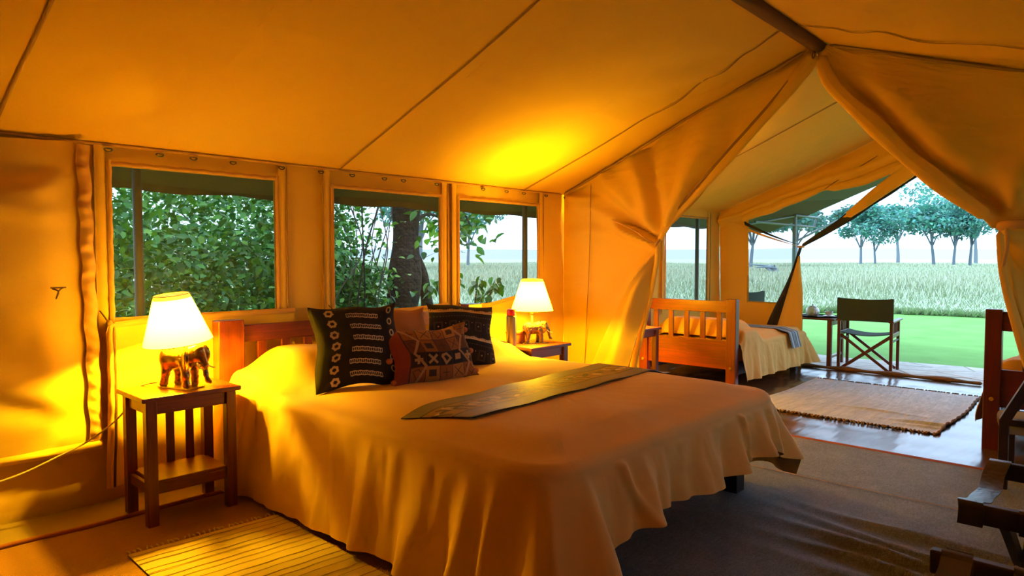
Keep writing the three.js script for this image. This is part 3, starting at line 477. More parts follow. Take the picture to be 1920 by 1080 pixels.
// the big bed
{
  const bed = thing('double_bed', 'wide double bed with a slatted reddish wooden headboard against the wall', 'bed', [2.70, 0, -3.86]);
  headboard(bed, 2.09, 0.945, [0.15, 0.09], 11, M.wood, { rail: 0.10, drop: 0.035, top: 0.50, bot: 0.2, slat: 0.055, in: 0.13 });
  mesh('mattress', at(new RoundedBoxGeometry(1.84, 0.30, 2.22, 4, 0.06), 0.0, 0.42, 1.19), M.spreadPlain, bed);
  mesh('frame', [at(board(1.86, 0.12, 0.03), 0, 0.235, 2.28), at(board(0.03, 0.12, 2.24), -0.91, 0.235, 1.16), at(board(0.03, 0.12, 2.24), 0.91, 0.235, 1.16)], M.woodDark, bed);
  for (const s of [-1, 1]) mesh('leg', at(board(0.10, 0.20, 0.10), s * 0.86, 0.10, 2.22), M.woodDark, bed);
  const pil = (x, z) => 0.155 * smoothstep(z, 0.02, 0.12) * (1 - smoothstep(z, 0.30, 0.62)) * (1 - 0.12 * gauss(x, 0.16)) * (0.92 + 0.08 * Math.sin(x * 7)) * (1 - 0.35 * smoothstep(Math.abs(x), 0.72, 0.98));
  const wr = (x, z) => 0.006 * Math.sin(x * 9 + z * 4 + 4 * fbm(x * 1.5, z * 2)) * fbm(x * 2 + 3, z * 2) + 0.01 * (fbm(x * 2, z * 2 + 5) - 0.5);
  const L = 2.37, W = 1.93;
  const sp = mesh('bedspread', spreadGeo({ W, L, top: 0.625, bump: (x, z) => pil(x, z) + wr(x, z), fold: 0.06, flare: 0.06, seedy: 3, rc: 0.16, corner: [0.15, 0.12], topWave: 0.014, side: (q) => q.nx < -0.7 ? 0.25 + 0.75 * smoothstep(q.z / 2.37, 0.45, 0.95) : 1,
    extra: (q, t) => (q.nx < -0.7 ? 0.045 * (1 - smoothstep(q.z, 0.40 - 0.1 * t, 0.44 - 0.1 * t)) * smoothstep(t, 0, 0.1) : 0) + (q.nz > 0.7 ? 0.024 * (gauss(q.x + 0.58 - 0.10 * t, 0.022) + gauss(q.x - 0.45 - 0.05 * t, 0.02)) : 0),
    hem: (t, q) => { const left = q.nx < -0.7, right = q.nx > 0.7; if (left) return 0.02 + 0.06 * (q.z / L) ; if (right) return 0.06 + 0.05 * (q.z / L); const x = (q.x + W / 2) / W; return lerp(0.17, 0.30, smoothstep(x, 0.0, 0.35)) - 0.12 * smoothstep(x, 0.86, 1) + 0.02 * Math.sin(x * 9); } }), M.spread);
  sp.position.set(2.70, 0, -3.84); tag(sp, 'brown cotton bedspread draped over the double bed', 'bedspread');
}
// ---------------------------------------------------------------- cushions on the bed
function cushionGeo(w, h, t, s = 0) {
  const side = (sg) => sheet(26, 26, (u, v) => {
    const a = u * 2 - 1, b = v * 2 - 1, k = Math.pow(Math.max(0, 1 - a * a), 0.55) * Math.pow(Math.max(0, 1 - b * b), 0.55);
    const wv = 0.012 * Math.sin(a * 6 + s) * (1 - k) + 0.02 * (fbm(a * 2 + s + 9, b * 2 + sg, 3) - 0.5) * k;
    return [w / 2 * a * (1 - 0.10 * (1 - b * b)) + 0.008 * Math.sin(b * 5 + s), h / 2 * b * (1 - 0.10 * (1 - a * a)) + 0.008 * Math.sin(a * 4 + s * 2), sg * t / 2 * k + wv];
  });
  const out = [side(1), side(-1)];
  for (const [n, g] of out.entries()) { const uv = g.attributes.uv; for (let i = 0; i <= 26; i++) for (let j = 0; j <= 26; j++) uv.setXY(i * 27 + j, i / 26, j / 26); if (n) { const id = g.index.array; for (let i = 0; i < id.length; i += 3) [id[i + 1], id[i + 2]] = [id[i + 2], id[i + 1]]; g.computeVertexNormals(); } }
  return join(out);
}
function cushion(label, w, h, t, mat, pos, yaw, lean, roll = 0, s = 0, extra) {
  const o = new THREE.Group(); o.name = numbered('cushion'); o.position.set(...pos); o.rotation.order = 'YXZ'; o.rotation.set(-lean, yaw, roll); scene.add(o); tag(o, label, 'cushion');
  mesh('cover', at(cushionGeo(w, h, t, s), 0, h / 2, 0), mat, o); if (extra) extra(o); return o;
}
const noisy = (x, w, h, n, col, a) => { for (let i = 0; i < n; i++) { x.fillStyle = col(i); x.globalAlpha = a * rnd(); x.fillRect(rnd() * w, rnd() * h, 1 + rnd() * 3, 1 + rnd() * 3); } x.globalAlpha = 1; };
const mud = drawn(512, 512, (x, w, h) => {
  x.fillStyle = '#1a1613'; x.fillRect(0, 0, w, h); noisy(x, w, h, 6000, () => '#33291f', 0.5);
  x.fillStyle = '#2b2713'; x.globalAlpha = 0.6; x.fillRect(0, 0, 70, h); x.globalAlpha = 1;
  for (let i = 0; i < 7; i++) { const cx = 112 + 5 * Math.sin(i * 2), cy = 42 + i * 72; x.strokeStyle = '#c9b288'; x.lineWidth = 13; x.beginPath(); for (let k = 0; k <= 24; k++) { const a = k / 24 * 6.283, r = 20 + 3 * Math.sin(k * 1.6 + i); x.lineTo(cx + r * Math.cos(a), cy + r * 0.9 * Math.sin(a)); } x.stroke(); x.fillStyle = '#15100c'; x.fillRect(cx - 9, cy - 3, 18, 6); }
  for (let i = 0; i < 6; i++) { const y = 70 + i * 76, x0 = 208 + 10 * Math.sin(i), len = 190; x.strokeStyle = '#d2c3a0'; x.lineWidth = 6; for (const dy of [-12, 12]) { x.beginPath(); for (let k = 0; k <= 20; k++) x.lineTo(x0 + len * k / 20, y + dy + 2 * Math.sin(k * 1.7)); x.stroke(); } x.lineWidth = 4; for (let k = 0; k <= 16; k++) { x.beginPath(); x.moveTo(x0 + len * k / 16, y - 13); x.lineTo(x0 + len * k / 16 + 2, y + 13); x.stroke(); } }
  for (let i = 0; i < 7; i++) { x.strokeStyle = '#b5a078'; x.lineWidth = 9; x.beginPath(); x.ellipse(472, 40 + i * 74, 12, 18, 0, 0, 6.3); x.stroke(); }
});
const band = drawn(512, 512, (x, w, h) => {
  x.fillStyle = '#15110e'; x.fillRect(0, 0, w, h); noisy(x, w, h, 5000, () => '#2c2420', 0.6);
  const zig = (y, col) => { x.strokeStyle = col; x.lineWidth = 10; for (let k = 0; k < 40; k++) { x.beginPath(); x.moveTo(k * 13, y + 12); x.lineTo(k * 13 + 9, y - 10 + 4 * Math.sin(k)); x.stroke(); } x.lineWidth = 9; x.beginPath(); x.moveTo(0, y + 10); x.lineTo(w, y + 10); x.stroke(); };
  zig(58, '#c8a25e'); zig(295, '#cdb88a');
  x.fillStyle = '#8a7a5c'; for (const y of [108, 345]) for (let k = 0; k < 26; k++) x.fillRect(k * 20, y, 9, 3);
  for (let r = 0; r < 2; r++) for (let k = 0; k < 5; k++) { const cx = 50 + k * 105, cy = (r ? 425 : 190); x.strokeStyle = '#3a332c'; x.lineWidth = 12; x.strokeRect(cx - 24, cy - 34, 48, 68); x.fillStyle = '#a59a86'; x.beginPath(); x.arc(cx, cy, 6, 0, 7); x.fill(); x.beginPath(); x.arc(cx + 50, cy - 24, 4, 0, 7); x.fill(); }
});
const patch = drawn(768, 448, (x, w, h) => {
  x.fillStyle = '#3a2c1e'; x.fillRect(0, 0, w, h);
  x.fillStyle = '#8a3a12'; x.fillRect(0, 0, 120, h);
  const S = 128, cols = ['#8a5518', '#1c130b', '#63390f', '#a06c28', '#261a0f', '#895518'];
  for (let i = 0; i < 5; i++) for (let j = 0; j < 4; j++) {
    const X = 128 + i * S, Y = j * 112, k = (i * 3 + j * 2) % 6, dark = k === 1 || k === 4; x.fillStyle = cols[k]; x.fillRect(X + 3, Y + 3, S - 6, 106);
    x.strokeStyle = dark ? '#a8824c' : '#33271b'; x.lineWidth = dark ? 22 : 5; x.beginPath();
    const m = (i + j * 2) % 4;
    if (m === 0) { x.moveTo(X + 64, Y + 22); x.lineTo(X + 64, Y + 90); x.moveTo(X + 28, Y + 56); x.lineTo(X + 100, Y + 56); }
    else if (m === 1) { x.moveTo(X + 24, Y + 20); x.lineTo(X + 104, Y + 92); x.moveTo(X + 104, Y + 20); x.lineTo(X + 24, Y + 92); }
    else if (m === 2) { x.moveTo(X + 20, Y + 30); x.lineTo(X + 70, Y + 18); x.lineTo(X + 106, Y + 60); x.lineTo(X + 60, Y + 96); x.lineTo(X + 20, Y + 30); }
    else { x.fillStyle = dark ? '#a8824c' : '#3a2a18'; x.fillRect(X + 30, Y + 30, 66, 50); }
    x.stroke();
  }
  x.strokeStyle = '#a47c4c'; x.lineWidth = 20; x.lineJoin = 'miter';
  for (const X of [190, 640]) { x.beginPath(); x.moveTo(X - 60, 10); x.lineTo(X + 60, 120); x.lineTo(X - 30, 230); x.lineTo(X + 70, 340); x.lineTo(X, 440); x.stroke(); }
  noisy(x, w, h, 7000, () => '#1d150d', 0.45);
});
const clothBump = { bumpMap: rep(weave, 3), bumpScale: 0.001, roughness: 0.95 };
cushion('square black cushion with a column of cream rings and ladder bars', 0.47, 0.46, 0.17, std({ map: mud, ...clothBump }), [2.03, 0.615, -2.98], -0.42, 0.30, 0.03, 1);
cushion('black cushion with two pale zigzag bands and small dots at the right', 0.47, 0.44, 0.16, std({ map: band, ...clothBump }), [2.87, 0.60, -3.08], -0.28, 0.36, -0.10, 4);
cushion('plain tan cushion wedged between the two black cushions', 0.42, 0.40, 0.15, std({ color: lin(0.36, 0.15, 0.04), ...clothBump }), [2.44, 0.62, -3.16], -0.3, 0.32, 0.04, 7);
cushion('low patchwork cushion with crosses and a rust end in front of the tan one', 0.56, 0.33, 0.15, std({ map: patch, ...clothBump }), [2.43, 0.612, -2.82], -0.12, 0.42, 0.02, 2, (o) => {
  const tm = std({ color: lin(0.45, 0.14, 0.05), roughness: 1 }); for (const s of [-1, 1]) for (const y of [0.04, 0.16, 0.29]) mesh('tassel', at(new THREE.IcosahedronGeometry(0.017, 1).scale(1.2, 1, 1), s * 0.27, y, 0), tm, o);
});
// runner across the foot
const runTex = drawn(1024, 256, (x, w, h) => {
  x.fillStyle = '#6a625c'; x.fillRect(0, 0, w, h); x.fillStyle = '#1a1512'; x.fillRect(0, 0, w, 8); x.fillRect(0, h - 8, w, 8); x.fillRect(0, 70, w, 8); x.fillRect(0, 178, w, 8);
  x.fillStyle = '#8a6a3a'; x.fillRect(0, 78, w, 100);
  for (let i = 0; i < 22; i++) { const cx = i * 48 + rr(-8, 8); x.fillStyle = i % 3 ? '#120d09' : '#cdb98c'; x.beginPath(); x.ellipse(cx, 128 + rr(-20, 20), rr(16, 40), rr(6, 16), rr(-0.5, 0.5), 0, 7); x.fill(); x.strokeStyle = '#17110d'; x.lineWidth = rr(7, 14); x.beginPath(); x.moveTo(cx - 20, 82 + rr(0, 20)); x.quadraticCurveTo(cx + 10, 120, cx + rr(-14, 30), 170); x.stroke(); if (i % 4 === 1) { x.fillStyle = '#cbb890'; x.fillRect(cx, 92, 9, rr(20, 50)); x.fillRect(cx + 16, 92, 5, rr(20, 50)); } }
  noisy(x, w, h, 5000, () => '#0f0c0a', 0.35);
});
{
  const A = [1.80, -2.34], B = [1.94, -2.02], Cc = [3.72, -2.12], D = [3.55, -2.50];
  const g = sheet(80, 12, (u, v) => { const x = lerp(lerp(B[0], Cc[0], u), lerp(A[0], D[0], u), v), z = lerp(lerp(B[1], Cc[1], u), lerp(A[1], D[1], u), v), e = smoothstep(Math.abs(x - 2.70) / 0.965, 0.7, 1); return [x, 0.641 - 0.042 * e * e + 0.003 * Math.sin(x * 13), z]; }, 0.004);
  const uv = g.attributes.uv; for (let i = 0; i < uv.count; i++) uv.setXY(i, uv.getX(i) / 1.8, uv.getY(i) / 0.39);
  tag(mesh('bed_runner', g, phys({ map: runTex, roughness: 0.5, sheen: 0.3 })), 'dark printed runner with a tan patterned stripe lying across the double bed', 'bed runner');
}

// ---------------------------------------------------------------- nightstands
function nightstand(label, pos, turn) {
  const t = thing('nightstand', label, 'nightstand', pos, turn), w = 0.48, d = 0.37, h = 0.64;
  mesh('top', at(board(w, 0.024, d, 0.006), 0, h - 0.012, 0), M.wood, t);
  for (const [x, z] of [[-1, -1], [1, -1], [-1, 1], [1, 1]]) mesh('leg', at(board(0.05, h - 0.024, 0.05), x * 0.193, (h - 0.024) / 2, z * 0.142), M.wood, t);
  for (const z of [-1, 1]) mesh('apron', at(board(0.34, 0.065, 0.02), 0, h - 0.058, z * 0.142), M.wood, t);
  for (const x of [-1, 1]) mesh('apron', at(board(0.02, 0.065, 0.24), x * 0.193, h - 0.058, 0), M.wood, t);
  mesh('shelf', at(board(0.36, 0.02, 0.29), 0, 0.215, 0), M.wood, t);
  for (const z of [-1, 1]) mesh('stretcher', at(board(0.34, 0.05, 0.02), 0, 0.185, z * 0.142), M.wood, t);
  for (const x of [-1, 1]) mesh('stretcher', at(board(0.02, 0.05, 0.24), x * 0.193, 0.185, 0), M.wood, t);
  for (const x of [-0.10, 0, 0.10]) mesh('slat', at(board(0.042, 0.335, 0.014), x, 0.38, -0.142), M.wood, t);
  return t;
}
const ns = nightstand('slatted wooden nightstand with a lower shelf left of the double bed', [1.355, 0, -3.60], 0);
copyOf(ns, [3.95, 0, -3.45], 0, 'wooden nightstand on the far side of the double bed, holding the red-capped thermos');
copyOf(ns, [5.52, 0, -3.57], 0, 'dark wooden nightstand half hidden behind the left partition curtain');

// elephant lamps
function field(fn, lo, hi, res) {
  const size = hi.map((h, i) => h - lo[i]), S = Math.max(...size) / 2, c = hi.map((h, i) => (h + lo[i]) / 2), mc = new MarchingCubes(res, new THREE.MeshBasicMaterial(), false, false, 120000);
  mc.isolation = 0; const h = res / 2; let k = 0;
  for (let z = 0; z < res; z++) for (let y = 0; y < res; y++) for (let x = 0; x < res; x++) mc.field[k++] = -fn((x - h) / h * S + c[0], (y - h) / h * S + c[1], (z - h) / h * S + c[2]);
  mc.update(); const g = new THREE.BufferGeometry(), p = mc.positionArray.slice(0, mc.count * 3);
  for (let i = 0; i < p.length; i++) p[i] = p[i] * S + c[i % 3];
  g.setAttribute('position', new THREE.BufferAttribute(p, 3));
  let m = mergeVertices(g, 1e-5); m.computeVertexNormals();
  const q = m.attributes.position, uv = []; for (let i = 0; i < q.count; i++) uv.push(q.getX(i) + q.getZ(i) * 0.7, q.getY(i) + q.getZ(i) * 0.3); m.setAttribute('uv', new THREE.Float32BufferAttribute(uv, 2));
  return m;
}
const smin = (a, b, k) => { const h = clamp(0.5 + 0.5 * (b - a) / k, 0, 1); return lerp(b, a, h) - k * h * (1 - h); };
function cap(p, a, b, ra, rb) { const ab = [b[0] - a[0], b[1] - a[1], b[2] - a[2]], ap = [p[0] - a[0], p[1] - a[1], p[2] - a[2]], t = clamp((ap[0] * ab[0] + ap[1] * ab[1] + ap[2] * ab[2]) / (ab[0] ** 2 + ab[1] ** 2 + ab[2] ** 2), 0, 1); return Math.hypot(ap[0] - ab[0] * t, ap[1] - ab[1] * t, ap[2] - ab[2] * t) - lerp(ra, rb, t); }
const ell = (p, c, r) => { const q = [0, 1, 2].map((i) => (p[i] - c[i]) / r[i]), k = Math.hypot(...q); return (k - 1) * Math.min(...r); };
// x forward, y up: a walking elephant about 19 cm tall
const elephantGeo = field((x, y, z) => {
  const p = [x, y, z], q = [x, y, Math.abs(z)];
  let d = ell(p, [-0.005, 0.128, 0], [0.088, 0.054, 0.052]);
  d = smin(d, ell(p, [-0.05, 0.128, 0], [0.05, 0.056, 0.05]), 0.02);
  d = smin(d, ell(p, [0.055, 0.135, 0], [0.045, 0.052, 0.046]), 0.02);
  d = smin(d, ell(p, [0.105, 0.145, 0], [0.036, 0.042, 0.032]), 0.018);
  d = smin(d, ell(p, [0.108, 0.172, 0], [0.026, 0.02, 0.024]), 0.012);
  for (const [a, b, ra, rb] of [[[0.13, 0.135, 0], [0.148, 0.10, 0], 0.019, 0.015], [[0.148, 0.10, 0], [0.153, 0.062, 0], 0.015, 0.011], [[0.153, 0.062, 0], [0.162, 0.036, 0], 0.011, 0.009], [[0.162, 0.036, 0], [0.178, 0.03, 0], 0.009, 0.008]]) d = smin(d, cap(p, a, b, ra, rb), 0.010);
  for (const [a, b, ra, rb] of [[[0.055, 0.11, 0.028], [0.062, 0.055, 0.03], 0.024, 0.017], [[0.062, 0.055, 0.03], [0.060, 0.012, 0.03], 0.0165, 0.019], [[-0.055, 0.11, 0.026], [-0.05, 0.06, 0.03], 0.028, 0.017], [[-0.05, 0.06, 0.03], [-0.058, 0.012, 0.03], 0.016, 0.019]]) { const st = z > 0 ? 0.012 : -0.012, A = [a[0], a[1], a[2]], B = [b[0] + st * (1 - b[1] / 0.11) * (b[0] > 0 ? 1 : -1), b[1], b[2]], A2 = [a[0] + st * (1 - a[1] / 0.11) * (a[0] > 0 ? 1 : -1), a[1], a[2]]; d = smin(d, cap(q, A2, B, ra, rb), 0.014); }
  { const e = [q[0] - 0.088, q[1] - 0.142, q[2] - 0.048], c = Math.cos(0.75), s = Math.sin(0.75), ex = [e[0] * c + e[2] * s, e[1], -e[0] * s + e[2] * c]; d = smin(d, ell([ex[0], ex[1], ex[2]], [-0.012, -0.004, 0.004], [0.042, 0.056, 0.010]), 0.008); }
  d = smin(d, cap(p, [-0.095, 0.135, 0], [-0.108, 0.075, 0], 0.006, 0.004), 0.006);
  return Math.max(d, 0.0 - y);
}, [-0.125, -0.008, -0.1], [0.195, 0.21, 0.1], 72);
const tuskGeo = [-1, 1].map((s) => tube([[0.122, 0.115, s * 0.022], [0.150, 0.092, s * 0.03], [0.180, 0.090, s * 0.028]], (q) => 0.006 * (1 - 0.7 * q), 12, 8));
function elephantLamp(label, pos, face, tilt, metal, hole, size, lift, share) {
  const t = thing('elephant_lamp', label, 'lamp', pos, face);
  mesh('base_plate', at(new RoundedBoxGeometry(0.21, 0.006, 0.11, 2, 0.002), 0.005, 0.003, 0), M.brass, t);
  const e = mesh('elephant', elephantGeo, metal, t); e.position.y = 0.006; e.scale.setScalar(size);
  const tk = mesh('tusk', tuskGeo[0], M.ivory, e); mesh('tusk', tuskGeo[1], M.ivory, e);
  mesh('stem', rod([-0.01, 0.15, 0], [-0.01, 0.22 + lift * 0.7, 0], 0.008), M.ivory, t);
  mesh('socket', at(lathe([[0.0, 0], [0.016, 0], [0.018, 0.02], [0.015, 0.05], [0, 0.05]], 20), -0.01, 0.20 + lift * 0.7, 0), M.brass, t);
  const b = mesh('bulb', at(new THREE.CapsuleGeometry(0.024, 0.10, 6, 16), -0.01, 0.322 + lift * 0.7, 0), M.bulb, t); b.castShadow = false;
  const sh = mesh('lamp_shade', lathe([[0.165, 0], [0.083, 0.245]], 48), M.shade, t);
  sh.position.set(-0.01, 0.225 + lift, 0); sh.rotation.order = 'YXZ'; sh.rotation.set(tilt[0], -face, tilt[1]);
  mesh('diffuser', lathe([[0.088, 0.225], [hole, 0.226]], 40), M.shade, sh);
  mesh('rim', [new THREE.TorusGeometry(0.164, 0.0025, 8, 48).rotateX(Math.PI / 2), at(new THREE.TorusGeometry(0.082, 0.0025, 8, 48).rotateX(Math.PI / 2), 0, 0.245, 0)], M.ivory, sh);
  for (const [y, k] of [[0.272, share[0]], [0.372, share[1]]]) { // the two ends of the tall bulb
    const L = new THREE.PointLight(LAMP_COLOR, LAMP_POWER * k); L.name = 'lamp_light'; L.position.set(-0.01, y + lift * 0.7, 0); L.castShadow = true; L.shadow.radius = 1.1; L.shadow.bias = -0.002; t.add(L);
  }
  return t;
}
elephantLamp('brass elephant lamp with a tilted glowing shade on the left nightstand', [1.36, 0.641, -3.60], -1.2, [0.03, 0.13], M.brass, 0.004, 1.14, 0.008, [0.5, 0.5]);
elephantLamp('silvery elephant lamp with ivory tusks and upright glowing shade beside the thermos', [3.965, 0.641, -3.47], -0.55, [0, 0], M.silver, 0.058, 0.85, 0.03, [0.42, 0.4]);
elephantLamp('elephant lamp hidden behind the left partition curtain', [5.46, 0.641, -3.64], -0.6, [0, 0], M.silver, 0.083, 0.85, 0.03, [0.12, 1.5]);
{
  const t = thing('thermos', 'slim steel thermos flask with a red cap on the far nightstand', 'thermos', [3.745, 0.641, -3.50]);
  mesh('body', lathe([[0, 0], [0.036, 0], [0.039, 0.004], [0.039, 0.215], [0.034, 0.228], [0, 0.228]], 32), M.flask, t);
  mesh('cap', lathe([[0, 0.228], [0.034, 0.228], [0.035, 0.232], [0.033, 0.268], [0.027, 0.275], [0, 0.275]], 32), M.red, t);
  mesh('handle_strip', at(board(0.008, 0.20, 0.012), 0.040, 0.11, 0.012), M.black, t);
}
{
  const t = thing('wooden_box', 'small orange wooden box behind the silvery elephant lamp', 'box', [3.875, 0.641, -3.575]);
  mesh('body', at(board(0.13, 0.075, 0.09, 0.004), 0, 0.0375, 0), M.boxWood, t); mesh('lid', at(board(0.136, 0.018, 0.096, 0.004), 0, 0.083, 0), M.boxWood, t);
}
tag(mesh('lamp_cord', tube([[1.30, 0.66, -3.72], [1.22, 0.63, -3.80], [1.16, 0.50, -3.84], [1.0, 0.40, -3.80], [0.85, 0.335, -3.82], [0.72, 0.285, -3.84], [0.55, 0.26, -3.84], [0.2, 0.27, -3.86], [-0.3, 0.2, -3.85], [-0.6, 0.03, -3.8]], 0.0045, 90, 6), M.cable), 'thin pale lamp cord looping along the wall left of the nightstand', 'cord');

// ---------------------------------------------------------------- single beds in the second room
{
  const t = thing('single_bed', 'single bed with a red slatted headboard beyond the left partition curtain', 'bed', [6.24, 0, -3.38], Math.PI / 2);
  headboard(t, 1.08, 0.905, [0.10, 0.075], 5, M.woodRed, { rail: 0.115, drop: 0.02, top: 0.50, bot: 0.215, slat: 0.055, in: 0.09, bolt: 0.235, side: -1 });
  mesh('mattress', at(new RoundedBoxGeometry(0.9, 0.26, 1.84, 4, 0.05), 0, 0.37, 0.98), M.spreadPlain, t);
  mesh('frame', [at(board(0.03, 0.12, 1.88), -0.45, 0.2, 0.97), at(board(0.03, 0.12, 1.88), 0.45, 0.2, 0.97), at(board(0.9, 0.12, 0.03), 0, 0.2, 1.88)], M.woodDark, t);
  for (const s of [-1, 1]) mesh('leg', at(board(0.07, 0.16, 0.07), s * 0.41, 0.08, 1.82), M.woodDark, t);
  const sp = mesh('bedspread', spreadGeo({ W: 0.90, L: 1.80, top: 0.52, bump: (x, z) => 0.16 * smoothstep(z, 0.0, 0.1) * (1 - smoothstep(z, 0.32, 0.58)) * (1 - 0.3 * smoothstep(Math.abs(x), 0.3, 0.49)) - 0.02 * smoothstep(z, 1.2, 1.9), fold: 0.026, flare: 0.05, seedy: 11, rc: 0.08, corner: [0.10, 0.12], topWave: 0.01, hem: (u, q) => q.nx > 0.6 ? lerp(0.03, 0.09, q.z / 1.93) : 0.11 }), M.spread);
  sp.position.set(6.29, 0, -3.32); sp.rotation.y = Math.PI / 2; tag(sp, 'tan bedspread with gathered sides on the left single bed by the open doorway', 'bedspread');
  const stripe = drawn(256, 64, (x, w, h) => { x.fillStyle = '#8c98a2'; x.fillRect(0, 0, w, h); for (let i = 0; i < 7; i++) { x.fillStyle = ['#20242a', '#b9c2c8', '#2c3138', '#6a7078'][i % 4]; x.fillRect(0, 4 + i * 9, w, 4); } for (let i = 0; i < 40; i++) { x.fillStyle = '#16181c'; x.fillRect(rnd() * w, 20 + rnd() * 24, 8, 3); } });
  const g = sheet(8, 50, (u, v) => { const s = lerp(-0.72, 0.72, v), z = -3.36 + clamp(s, -0.535, 0.535), over = Math.max(0, Math.abs(s) - 0.535); return [7.42 + 0.26 * u + 0.03 * s, 0.526 - over * 0.95 - 0.03 * smoothstep(Math.abs(s), 0.4, 0.535), z + Math.sign(s) * (over * 0.25 + 0.02 * smoothstep(Math.abs(s), 0.45, 0.54))]; }, 0.004);
  { const uv = g.attributes.uv; for (let i = 0; i < uv.count; i++) uv.setXY(i, uv.getY(i) / 1.4, uv.getX(i) / 0.26); }
  tag(mesh('bed_runner', g, std({ map: stripe, roughness: 0.7 })), 'blue grey striped runner hanging over the side of the left single bed', 'bed runner');
}
{
  const t = thing('single_bed', 'single bed whose red slatted headboard stands at the right edge', 'bed', [5.55, 0, -0.235], Math.PI / 2);
  headboard(t, 1.06, 0.96, [0.095, 0.075], 4, M.woodRed, { rail: 0.13, drop: 0.015, top: 0.555, bot: 0.30, slat: 0.075, in: 0.155, bolt: 0.355, side: -1 });
  mesh('mattress', at(new RoundedBoxGeometry(0.9, 0.24, 1.84, 4, 0.05), 0, 0.40, 0.98), M.spreadPlain, t);
  mesh('frame', [at(board(0.03, 0.12, 1.88), -0.45, 0.22, 0.97), at(board(0.03, 0.12, 1.88), 0.45, 0.22, 0.97), at(board(0.9, 0.12, 0.03), 0, 0.22, 1.88)], M.woodDark, t);
  for (const s of [-1, 1]) mesh('leg', at(board(0.07, 0.18, 0.07), s * 0.41, 0.09, 1.82), M.woodDark, t);
  const sp = mesh('bedspread', spreadGeo({ W: 0.98, L: 1.93, top: 0.52, bump: (x, z) => 0.09 * smoothstep(z, 0.0, 0.1) * (1 - smoothstep(z, 0.32, 0.58)), fold: 0.03, flare: 0.02, seedy: 23, rc: 0.08, corner: [0.1, 0.1], hem: () => 0.17 }), M.spread);
  sp.position.set(5.60, 0, -0.235); sp.rotation.y = Math.PI / 2; tag(sp, 'brown bedspread hanging behind the right headboard post', 'bedspread');
}

// ---------------------------------------------------------------- near right: folding chair, luggage racks
{
  const t = thing('folding_chair', 'dark wooden folding chair with a rolled towel on its seat at the right edge', 'chair', [4.62, 0, -0.56]);
  const P = (x, y, z) => [x, y, z];
  mesh('front_leg', bar(P(0, 0, 0.022), P(0, 0.40, 0.022), 0.045, 0.045), M.woodDark, t);
  mesh('front_leg', bar(P(0, 0, 0.50), P(0, 0.40, 0.50), 0.045, 0.045), M.woodDark, t);
  mesh('back_post', bar(P(0, 0.39, 0.02), P(0.04, 0.86, 0.24), 0.045, 0.05), M.woodDark, t);
  mesh('back_post', bar(P(0.28, 0.39, 0.02), P(0.32, 0.86, 0.24), 0.045, 0.05), M.woodDark, t);
  mesh('rear_leg', bar(P(0.28, 0, 0.022), P(0.28, 0.40, 0.022), 0.045, 0.045), M.woodDark, t);
  mesh('rear_leg', bar(P(0.28, 0, 0.50), P(0.28, 0.40, 0.50), 0.045, 0.045), M.woodDark, t);
  for (const x of [0, 0.28]) mesh('seat_rail', bar(P(x, 0.39, 0), P(x, 0.39, 0.52), 0.04, 0.035), M.woodDark, t);
  mesh('stretcher', bar(P(0, 0.39, 0.02), P(0.28, 0.39, 0.02), 0.03, 0.03), M.woodDark, t); mesh('stretcher', bar(P(0, 0.39, 0.5), P(0.28, 0.39, 0.5), 0.03, 0.03), M.woodDark, t);
  mesh('seat', sheet(12, 12, (u, v) => [0.02 + 0.24 * u, 0.395 - 0.16 * Math.sin(Math.PI * u) * 0.6, 0.5 - 0.46 * v], 0.006), M.chairCloth, t);
}
{
  const t = thing('rolled_towel', 'rolled pale towel lying on the dark folding chair', 'towel', [4.66, 0.30, -0.57]);
  // spiral seen at the end that faces the camera
  mesh('roll', sheet(70, 24, (u, v) => { const a = u * Math.PI * 5.2, r = 0.012 + 0.075 * u + 0.004 * Math.sin(a * 3) * u; return [0.10 + r * 1.15 * Math.cos(a) + 0.01 * Math.sin(v * 9), 0.005 + r * 0.82 * Math.sin(a) + 0.05, 0.62 * (1 - v) + 0.012 * Math.sin(a * 2)]; }, 0.011), M.towel, t);
}
